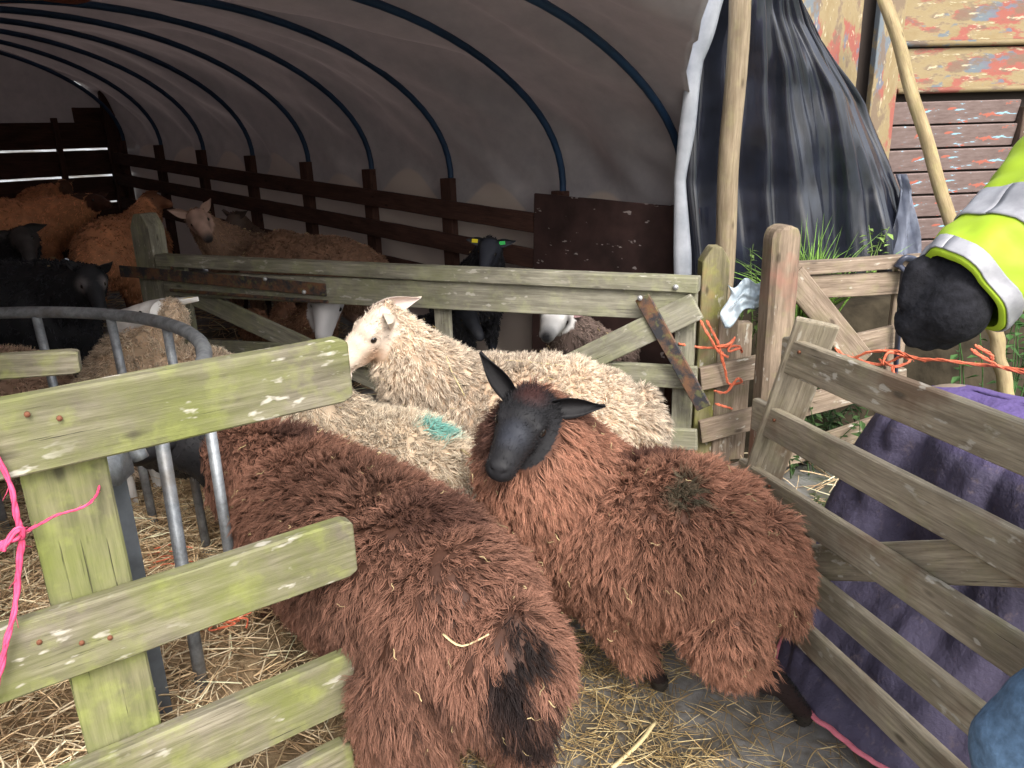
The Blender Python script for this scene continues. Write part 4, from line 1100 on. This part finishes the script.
# ------------------------------------------------------------------ person at the right edge
def person():
    base = Vector((1.02, .90, 0))
    root = thing('person', 'person in lime high visibility jacket, blue jeans and black gloves reaching in', 'person', base)
    hand = CAM + ray(942, 322) * .93
    cuff = CAM + ray(957, 296) * .95
    elbow = CAM + ray(1108, 165) * .98
    sh = Vector((1.02, .70, 1.50)); sh2 = Vector((1.30, 1.02, 1.50)); up_ = V(0, 0, 1)
    fwd = Vector((-.78, .62, 0)).normalized(); lat = Vector((fwd.y, -fwd.x, 0))       # faces the pens
    c = base
    sh = c - lat * .2 * -1 + V(0, 0, 1.50); sh2 = c - lat * .2 + V(0, 0, 1.50)
    # pick the shoulder nearer the hand
    if (sh - elbow).length > (sh2 - elbow).length: sh, sh2 = sh2, sh
    el2 = sh2 + V(.06, -.03, -.30); hand2 = el2 + V(-.02, .10, -.26)
    legs = []
    for s in (-1, 1):
        hip = c + lat * (.10 * s) + V(0, 0, .92); kn = (V(.865, 1.06, .56) if s > 0 else hip + fwd * .04 + V(0, 0, -.44)); an = c + lat * (.13 * s) + V(0, 0, .08) + (fwd * .12 if s > 0 else fwd * 0)
        legs.append((hip, kn, an))
    B = Blob()
    B.chain([c + V(0, 0, .95), c + V(0, 0, 1.2), c + V(0, 0, 1.38)], [.11, .10, .10]); B.chain([sh, sh2], [.05, .05])
    B.chain([c + V(0, 0, 1.48), c + V(0, 0, 1.6)], [.06, .055])
    hc = c + V(0, 0, 1.71) + fwd * .02
    F = np.stack([A3(fwd), A3(lat), np.array([0, 0, 1.])], 1)
    B.ell(hc + V(0, 0, .03), (.098, .078, .10), F); B.ell(hc + fwd * .03 - V(0, 0, .04), (.07, .06, .085), F)
    B.chain([hc + fwd * .092 + V(0, 0, .015), hc + fwd * .112 - V(0, 0, .02)], [.011, .016]); B.ell(hc + fwd * .088 - V(0, 0, .063), (.02, .026, .011), F)
    for s in (-1, 1):
        B.ell(hc + lat * .08 * s, (.02, .010, .03), F); B.ell(hc + fwd * .07 + lat * .03 * s + V(0, 0, .03), (.024, .022, .012), F)
    for a, b, d in ((sh, elbow, cuff), (sh2, el2, hand2)): B.chain([a, b, d], [.055, .045, .032])
    for h, k, a in legs: B.chain([h, k, a, a + fwd * .14 - V(0, 0, .03)], [.085, .055, .04, .04])
    # hands, five fingers each
    def hand_chain(Bq, w, dirv, palm_n, k=1.0, f=1.0):
        side = dirv.cross(palm_n).normalized()
        for s in (-.6, 0, .6): Bq.chain([w + side * (.022 * s * k), w + dirv * .085 * k + side * (.036 * s * k)], [.022 * f, .019 * f])
        for i, L in enumerate((.068, .078, .072, .056)):
            b0 = w + dirv * .09 * k + side * ((-.034 + .0225 * i) * k)
            b1 = b0 + dirv * L * .45 + palm_n * .012; b2 = b1 + dirv * L * .15 + palm_n * L * .42; b3 = b2 + palm_n * L * .15 - dirv * L * .28
            Bq.chain([b0, b1, b2, b3], [.0105 * f, .010 * f, .0095 * f, .0085 * f])
        t0 = w + dirv * .03 * k - side * .03 * k; t1 = t0 - side * .028 + dirv * .03 + palm_n * .012; t2 = t1 + dirv * .032 + palm_n * .018 + side * .01
        Bq.chain([t0, t1, t2], [.014 * f, .012 * f, .010 * f])
    hd = (hand - cuff).normalized(); hd = (CAM + ray(942, 352) * .93 - cuff).normalized()
    pn = (hd.cross(V(.5, -.8, .2))).normalized(); pn = V(-.15, .95, -.25); pn = (pn - hd * pn.dot(hd)).normalized()
    hand_chain(B, cuff - hd * .068, hd, pn, .80, .8); hand_chain(B, hand2, V(0, .25, -.97).normalized(), V(-.8, .2, 0).normalized())
    Vv, T = B.remesh(.007, 3); link('body', mesh_np('body', Vv, tris=T, col=np.tile((.50, .30, .22), (len(Vv), 1))), M_skin, root)
    for s in (-1, 1):
        bm = bmesh.new(); bmesh.ops.create_uvsphere(bm, u_segments=12, v_segments=8, radius=.011); me = bpy.data.meshes.new('eye'); bm.to_mesh(me); bm.free()
        link('eye', me, M_eye, root, Matrix.Translation(hc + fwd * .088 + lat * .03 * s + V(0, 0, .012)))
    # gloves
    gm = simple('black_knit_glove', (.012, .012, .015), .9, .15, nscale=90, var=.5, bs=.4)
    for w, dv, p_ in ((cuff + hd * .0, hd, pn), (hand2, V(0, .25, -.97).normalized(), V(-.8, .2, 0).normalized())):
        Bg = Blob(); hand_chain(Bg, w - dv * .068, dv, p_, .84, 1.3); Bg.chain([w - dv * .035, w + dv * .02], [.042, .042])
        Vv, T = Bg.remesh(.005, 5); link('glove', mesh_np('glove', Vv, tris=T), gm, root)
    # jacket: torso blob and lofted sleeves with creases
    Bj = Blob(); Fj = np.stack([A3(lat), A3(fwd), np.array([0, 0, 1.])], 1)
    for z, a, b in ((.84, .225, .195), (.95, .22, .19), (1.08, .21, .18), (1.2, .21, .175), (1.32, .22, .17), (1.42, .21, .16), (1.5, .14, .12)): Bj.ell((c.x, c.y, z), (a, b, .10), Fj)
    Bj.chain([sh, sh2], [.095, .095]); Bj.chain([sh, sh.lerp(elbow, .45)], [.10, .09]); Bj.chain([sh2, sh2.lerp(el2, .45)], [.10, .09]); Vj, Tj = Bj.remesh(.014, 6)
    nn = vnormals(Vj, Tj); Vj = Vj + nn * (.010 * vn(Vj, 16, 5) + .004 * vn(Vj, 50, 6))[:, None]
    vs, ts = [Vj], [Tj]; nv = len(Vj)
    def ringpath(path, r0, r1, name=None, t0=0, t1=1, lift=0, n=48, m=90, thick=False):
        pp = smooth_path(path, 40); Lc = [0]
        for a, b in zip(pp, pp[1:]): Lc.append(Lc[-1] + (b - a).length)
        tot = Lc[-1]; out = []
        def at(s):
            for i in range(len(pp) - 1):
                if Lc[i + 1] >= s: return pp[i].lerp(pp[i + 1], (s - Lc[i]) / max(1e-9, Lc[i + 1] - Lc[i])), (pp[min(i + 4, len(pp) - 1)] - pp[max(0, i - 3)]).normalized()
            return pp[-1], (pp[-1] - pp[-5]).normalized()
        a0 = V(0, 0, 1)
        for i in range(m + 1):
            s = (t0 + (t1 - t0) * i / m) * tot; p, t = at(s); a = (a0 - t * a0.dot(t)).normalized(); b = t.cross(a); row = []
            for k in range(n + 1):
                w = 2 * math.pi * k / n; f = s / tot; r = r0 + (r1 - r0) * min(1, f * 1.6); r *= 1 if f < .8 else max(.02, math.sqrt(max(0, 1 - ((f - .8) / .2) ** 2)))
                dv = a * math.cos(w) + b * math.sin(w)
                cr = mnoise.noise(Vector((s * 13, math.cos(w) * 1.5, math.sin(w) * 1.5))) * .012 + mnoise.noise(Vector((s * 38, math.cos(w) * 2.4, math.sin(w) * 2.4 + 5))) * .0045
                row.append(p + dv * (r + cr + lift))
            out.append(row)
        return out, tot
    arm = [cuff, cuff.lerp(elbow, .5), elbow, elbow.lerp(sh, .5) + V(0, 0, .01), sh]
    arm2 = [hand2 + V(0, 0, .0), hand2.lerp(el2, .5), el2, el2.lerp(sh2, .5), sh2]
    jm = simple('lime_hi_vis_fabric', (.29, .41, .02), .6, .3, nscale=7, var=.12, bs=.25)
    for path in (arm, arm2):
        G, tot = ringpath(path, .060, .104)
        n_, m_ = len(G), len(G[0]); vv = np.array([[q[:] for q in r] for r in G]).reshape(-1, 3)
        inner = np.array([[(q + (path[0] - q) * .12)[:] for q in G[0]]]).reshape(-1, 3)
        tt = []
        for i in range(n_ - 1):
            for k in range(m_ - 1):
                a = i * m_ + k; tt += [(a, a + m_, a + m_ + 1), (a, a + m_ + 1, a + 1)]
        b0 = len(vv)
        for k in range(m_ - 1): tt += [(k, k + 1, b0 + k + 1), (k, b0 + k + 1, b0 + k)]
        vs.append(np.concatenate([vv, inner])); ts.append(np.array(tt) + nv); nv += len(vv) + len(inner)
    jk = link('jacket', mesh_np('jacket', np.concatenate(vs), tris=np.concatenate(ts)), jm, root)
    rm, nt, p = mat_base('silver_reflective_tape', .38, .5); cc = coords(nt, rand=False); nz = noise(nt, cc, 40, 4, .6)
    nt.links.new(mix(nt, ramp(nt, nz.outputs[0], [(.3, 0), (.7, 1)]).outputs[0], (.20, .20, .22), (.33, .33, .35)), p.inputs['Base Color'])
    for path in (arm, arm2):
        for (s0, s1) in ((.003, .024), (.075, .125)):
            L = sum((b - a).length for a, b in zip(path, path[1:])); G, tot = ringpath(path, .060, .104, t0=s0 / L, t1=s1 / L * 1.0, lift=.0022, m=12)
            mb = MB(); mb.grid(G); mb.build('reflective_band', rm, jk, True, solid=.002)
    for zz in (1.0, 1.16):
        mb = MB(); pts = []
        G = []
        for dz in (0, .025, .05):
            rel = Vj - A3(c); la = rel @ A3(lat); fa = rel @ A3(fwd); an = np.arctan2(fa, la); rr_ = np.hypot(la, fa); row = []
            for w in [2 * math.pi * k / 48 for k in range(49)]:
                d_ = np.abs((an - w + math.pi) % (2 * math.pi) - math.pi) + np.abs(Vj[:, 2] - zz - .025) * 4; q_ = rr_[np.argsort(d_)[:12]]
                r_ = float(np.percentile(q_[q_ < .26] if (q_ < .26).any() else q_, 80)) + .004; row.append(c + lat * (r_ * math.cos(w)) + fwd * (r_ * math.sin(w)) + V(0, 0, zz + dz))
            G.append(row)
        mb.grid(G); mb.build('reflective_band', rm, jk, True, solid=.002)
    Bt = Blob(); Bt.chain([c + V(0, 0, .93), c + V(0, 0, .86)], [.13, .14])
    for h, k, a in legs: Bt.chain([h, k, a + V(0, 0, .02)], [.125, .088, .075])
    Vt, Tt = Bt.remesh(.010, 4); nn = vnormals(Vt, Tt); Vt = Vt + nn * (.004 * vn(Vt * np.array([1, 1, 2.2]), 26, 9) + .001 * vn(Vt, 90, 2))[:, None]
    link('jeans', mesh_np('jeans', Vt, tris=Tt), simple('blue_denim', (.10, .17, .27), .8, .2, nscale=60, var=.3, bs=.3), root)
    Bb = Blob()
    for h, k, a in legs: Bb.chain([a + V(0, 0, .03), a - V(0, 0, .02), a + fwd * .15 - V(0, 0, .035)], [.062, .055, .045])
    Vt, Tt = Bb.remesh(.01, 3); link('boots', mesh_np('boots', Vt, tris=Tt), simple('black_rubber', (.015, .015, .015), .4), root)
    Bh = Blob(); Bh.ell(hc + V(0, 0, .055) - fwd * .018, (.104, .088, .095), F); Vt, Tt = Bh.remesh(.006, 2)
    nn = vnormals(Vt, Tt); Vt = Vt + nn * (.003 * vn(Vt, 120, 4))[:, None]; link('hair', mesh_np('hair', Vt, tris=Tt), simple('brown_hair', (.06, .035, .02), .6, nscale=80), root)
person()

# ------------------------------------------------------------------ straw and plants
M_straw, _snt, _sp = attr_mat('dry_straw', .6, .3)
def straw(name, label, pts, zoff, Lr, rr, tilt, seed, cols=((.66, .49, .29), (.86, .71, .48), (.44, .30, .17)), parent=None):
    rng = np.random.default_rng(seed); n = len(pts); P = np.array(pts); P[:, 2] += zoff * rng.random(n) ** 1.5
    th = rng.random(n) * 6.28; tl = rng.normal(size=n) * tilt
    D = np.stack([np.cos(th) * np.cos(tl), np.sin(th) * np.cos(tl), np.sin(tl)], 1)
    L = Lr * (.4 + 1.2 * rng.random(n)); c = np.array(cols)[rng.integers(0, len(cols), n)] * (1 + .2 * rng.normal(size=n))[:, None]
    bend = rng.normal(size=(n, 3)) * (L * .12)[:, None]; bend[:, 2] -= np.abs(L) * .05
    P = P - D * (L / 2)[:, None]
    lowest = np.minimum(P[:, 2], (P + D * L[:, None])[:, 2]); P[:, 2] += np.where(lowest < P[:, 2] * 0 - 9, 0, 0)
    Vs, Q, T, C = strand_mesh(P, D, L, rr * (.6 + .8 * rng.random(n)), bend, L * .02, th, c, c * 1.1, 4)
    o = link(name, mesh_np(name, Vs, Q, T, C), M_straw, parent); tag(o, label, 'straw', kind='stuff'); return o
rng = np.random.default_rng(99)
# mound of bedding under the front gate, feeder and left side
def mound_h(x, y):
    k = max(0, min(1, (-.15 - x) / .6)) * max(0, min(1, (3.3 - y) / .8)); return k * (.17 + .20 * max(0, min(1, (-.45 - x) / .4)) * max(0, min(1, (2.6 - y) / .8)) + .05 * mnoise.noise(Vector((x * 2.5, y * 2.5, 0))) + .02 * mnoise.noise(Vector((x * 9, y * 9, 0))))
mb = MB(); mb.grid([[(x, y, gz(x, y) + mound_h(x, y) - .012) for x in np.arange(-4.2, .05, .06)] for y in np.arange(.3, 3.6, .06)])
def bedmat():
    m, nt, p = mat_base('matted_straw', .9, .1); c = coords(nt, rand=False); n = noise(nt, c, 30, 8, .7); n2 = noise(nt, c, 3, 5)
    b = mix(nt, ramp(nt, n.outputs[0], [(.35, 0), (.65, 1)]).outputs[0], (.22, .15, .085), (.58, .43, .26)); b = mix(nt, ramp(nt, n2.outputs[0], [(.45, 0), (.65, .6)]).outputs[0], b, (.07, .05, .03))
    nt.links.new(b, p.inputs['Base Color']); bump(nt, p, n.outputs[0], .8, .02); return m
M_bed = bedmat()
o = mb.build('bedding', M_bed, None, True); tag(o, 'matted layer of trodden straw bedding left of the brown sheep', 'straw', kind='stuff')
pts = []
while len(pts) < 16000:
    x, y = rng.uniform(-2.8, .0), rng.uniform(.7, 3.3); m_ = mound_h(x, y)
    if m_ > .01 or rng.random() < .2: pts.append((x, y, gz(x, y) + m_))
straw('straw_heap', 'deep golden straw heaped under the feeder and the mossy gate', pts, .06, .14, .0021, .24, 5)
pts = []
while len(pts) < 9000:
    x, y = rng.uniform(-.5, 1.25), rng.uniform(1.3, 3.2)
    dns = .25 + .9 * max(0, mnoise.noise(Vector((x * 2.2, y * 2.2, 6)))) * 2 + (.6 if x < .45 else 0) * (1 if y > 1.5 else .6)
    if rng.random() < min(1, dns * .75): pts.append((x, y, .008))
straw('scattered_straw', 'loose straw scattered over the wet concrete by the brown sheep', pts, .016, .10, .0014, .07, 6, cols=((.42, .30, .13), (.60, .48, .26), (.22, .15, .07), (.30, .21, .10)))
pts = []
while len(pts) < 5000:
    a, s = rng.uniform(-1.2, 6.8), rng.uniform(.2, 3.8); p = TP(a, s, .01); p.z = gz(p.x, p.y)
    if p.y > 3.0: pts.append(tuple(p))
straw('shelter_straw', 'straw bedding on the floor inside the tunnel shelter', pts, .05, .18, .003, .2, 8)

# orange netting in the straw
rg = random.Random(4); paths = []
for k in range(16):
    c = Z(rg.uniform(170, 235), rg.uniform(628, 668), .3); c.z = mound_h(c.x, c.y) + .05; q = [c]
    for i in range(4): q.append(q[-1] + V(rg.uniform(-.05, .06), rg.uniform(-.03, .03), rg.uniform(-.012, .015)))
    paths.append(q)
twine('orange_netting', 'tangle of orange twine lying in the straw below the mossy gate', paths, .0035)
paths = []
for k in range(5):
    c = Z(150 + rg.uniform(-5, 5), 545 + k * 6, .3); c.z = mound_h(c.x, c.y) + .05; paths.append([c, c + V(.06, .01, .01), c + V(.13, .0, .0)])
twine('orange_netting', 'few orange twine strands by the grey feeder leg', paths, .003)

# single stems lying on fleeces and the floor
bpy.context.view_layer.update(); DG = bpy.context.evaluated_depsgraph_get()
def on(px, py, lift=.006):
    ok, loc, n_, *_r = scene.ray_cast(DG, CAM, ray(px, py).normalized()); return loc - ray(px, py).normalized() * lift
def stem(label, pts, r=.003, col=(.62, .50, .27)):
    mb = MB(); pp = smooth_path(pts, 4); mb.tube(pp, r, 5, flat=.6); o = mb.build('straw_stem', simple('pale_straw', col, .6), None, True); tag(o, label, 'straw stem', group='straw stems lying on the sheep and floor')
stem('bent pale straw stem on the rump of the dark brown sheep', [on(443, 634), on(462, 646), on(489, 634)])
stem('short straw stem on the wool beside the black face', [on(461, 449), on(476, 461)], .0045)
stem('thick pale stem lying on the wet concrete', [Z(612, 768, .02), Z(640, 742, .02), Z(655, 722, .02)], .007)
stem('straw stem curved over the shoulder of the cream sheep', [on(446, 356), on(452, 372), on(466, 398)], .004)
stem('straight straw stem across the back of the cream sheep', [on(505, 360), on(530, 362), on(566, 366)], .003)

def tuft(name, label, c, n, h, spread, seed, col=(.10, .20, .03), w=.006, cat='plant'):
    rng = np.random.default_rng(seed); th = rng.random(n) * 6.28; lean = rng.random(n) * .9
    D = norm(np.stack([np.cos(th) * lean, np.sin(th) * lean, np.ones(n)], 1)); P = np.array([c[:]] * n) + rng.normal(size=(n, 3)) * np.array([spread, spread, 0])
    L = h * (.5 + .7 * rng.random(n)); bend = np.stack([np.cos(th), np.sin(th), -np.ones(n)], 1) * (L * .35 * lean)[:, None]
    cc = np.array(col) * (1 + .3 * rng.normal(size=n))[:, None]
    Vs, Q, T, C = strand_mesh(P, D, L, np.full(n, w), bend, L * 0, th, cc * .9, cc * 1.4, 5)
    o = link(name, mesh_np(name, Vs, Q, T, C), M_straw); tag(o, label, cat); return o
def leafy(name, label, c, n, rx, h, seed, col=(.05, .11, .025), ls=.035):
    rng = np.random.default_rng(seed); mb = MB(); cols = []
    for s in range(max(3, n // 12)):
        b = V(c[0] + rng.normal() * rx * .4, c[1] + rng.normal() * rx * .4, c[2]); t = b + V(rng.normal() * rx * .4, rng.normal() * rx * .4, h * rng.uniform(.6, 1.1))
        mb.tube([b, b.lerp(t, .5) + V(rng.normal() * .02, 0, 0), t], [.004, .003, .0015], 5)
        for k in range(12):
            f = .2 + .8 * k / 12; p = b.lerp(t, f); an = rng.random() * 6.28; d = V(math.cos(an), math.sin(an), rng.uniform(-.3, .5)).normalized(); s_ = d.cross(V(0, 0, 1)).normalized() * ls * .35 * rng.uniform(.7, 1.3); l = ls * rng.uniform(.8, 1.6)
            mb.add([p, p + d * l * .4 + s_, p + d * l + V(0, 0, -.3 * l), p + d * l * .4 - s_], [(0, 1, 2), (0, 2, 3)])
    o = mb.build(name, simple(name + '_leaf', col, .6, .3, nscale=12, var=.5)); tag(o, label, 'plant'); return o
gp = Yd(810, 262, 3.9); tuft('grass_tuft', 'bright green grass tuft behind the stout brown post', V(gp.x, gp.y, .66), 170, .48, .05, 3, (.13, .24, .04), .006)
gb = Yd(790, 300, 4.0)
leafy('weed', 'small light green weed beside the black plastic sheet corner', (Yd(872, 270, 4.2).x, 4.2, .80), 40, .10, .26, 4, (.16, .24, .06), .04)
leafy('weed', 'green creeper growing at the foot of the black sheet', (Yd(752, 290, 3.75).x, 3.8, .55), 50, .14, .48, 14, (.08, .13, .03), .03)
leafy('nettle_clump', 'dark green nettles behind the purple rug at the right edge', (Yd(1015, 390, 3.6).x, 3.6, .05), 260, .30, 1.0, 5, (.05, .12, .03), .05)
leafy('nettle_clump', 'low dark weeds under the board hurdle', (Yd(850, 400, 3.5).x, 3.6, .0), 260, .35, .45, 6, (.035, .07, .02), .045)
leafy('nettle_clump', 'pale weeds on the ground beside the purple rug', (Yd(850, 500, 2.75).x, 2.85, .0), 180, .16, .12, 9, (.14, .16, .07), .03)
# earth bank behind the fence carrying the weeds
mb = MB(); mb.grid([[(x, y, .0 + .62 * max(0, min(1, (y - 3.55 - .35 * (x - 1)) / .35)) + .05 * mnoise.noise(Vector((x * 3, y * 3, 2)))) for x in np.arange(1.0, 7, .12)] for y in np.arange(3.5, 5.6, .1)])
o = mb.build('earth_bank', simple('dark_earth', (.035, .028, .018), .95, .1, nscale=8, var=.5, bs=.8), None, True); tag(o, kind='structure')
round_pole('wooden_stake', 'stripped branch stake standing by the nettles under the sleeve', Yd(1012, 420, 2.9), Yd(992, 322, 2.95), .03, .026, W_stick)
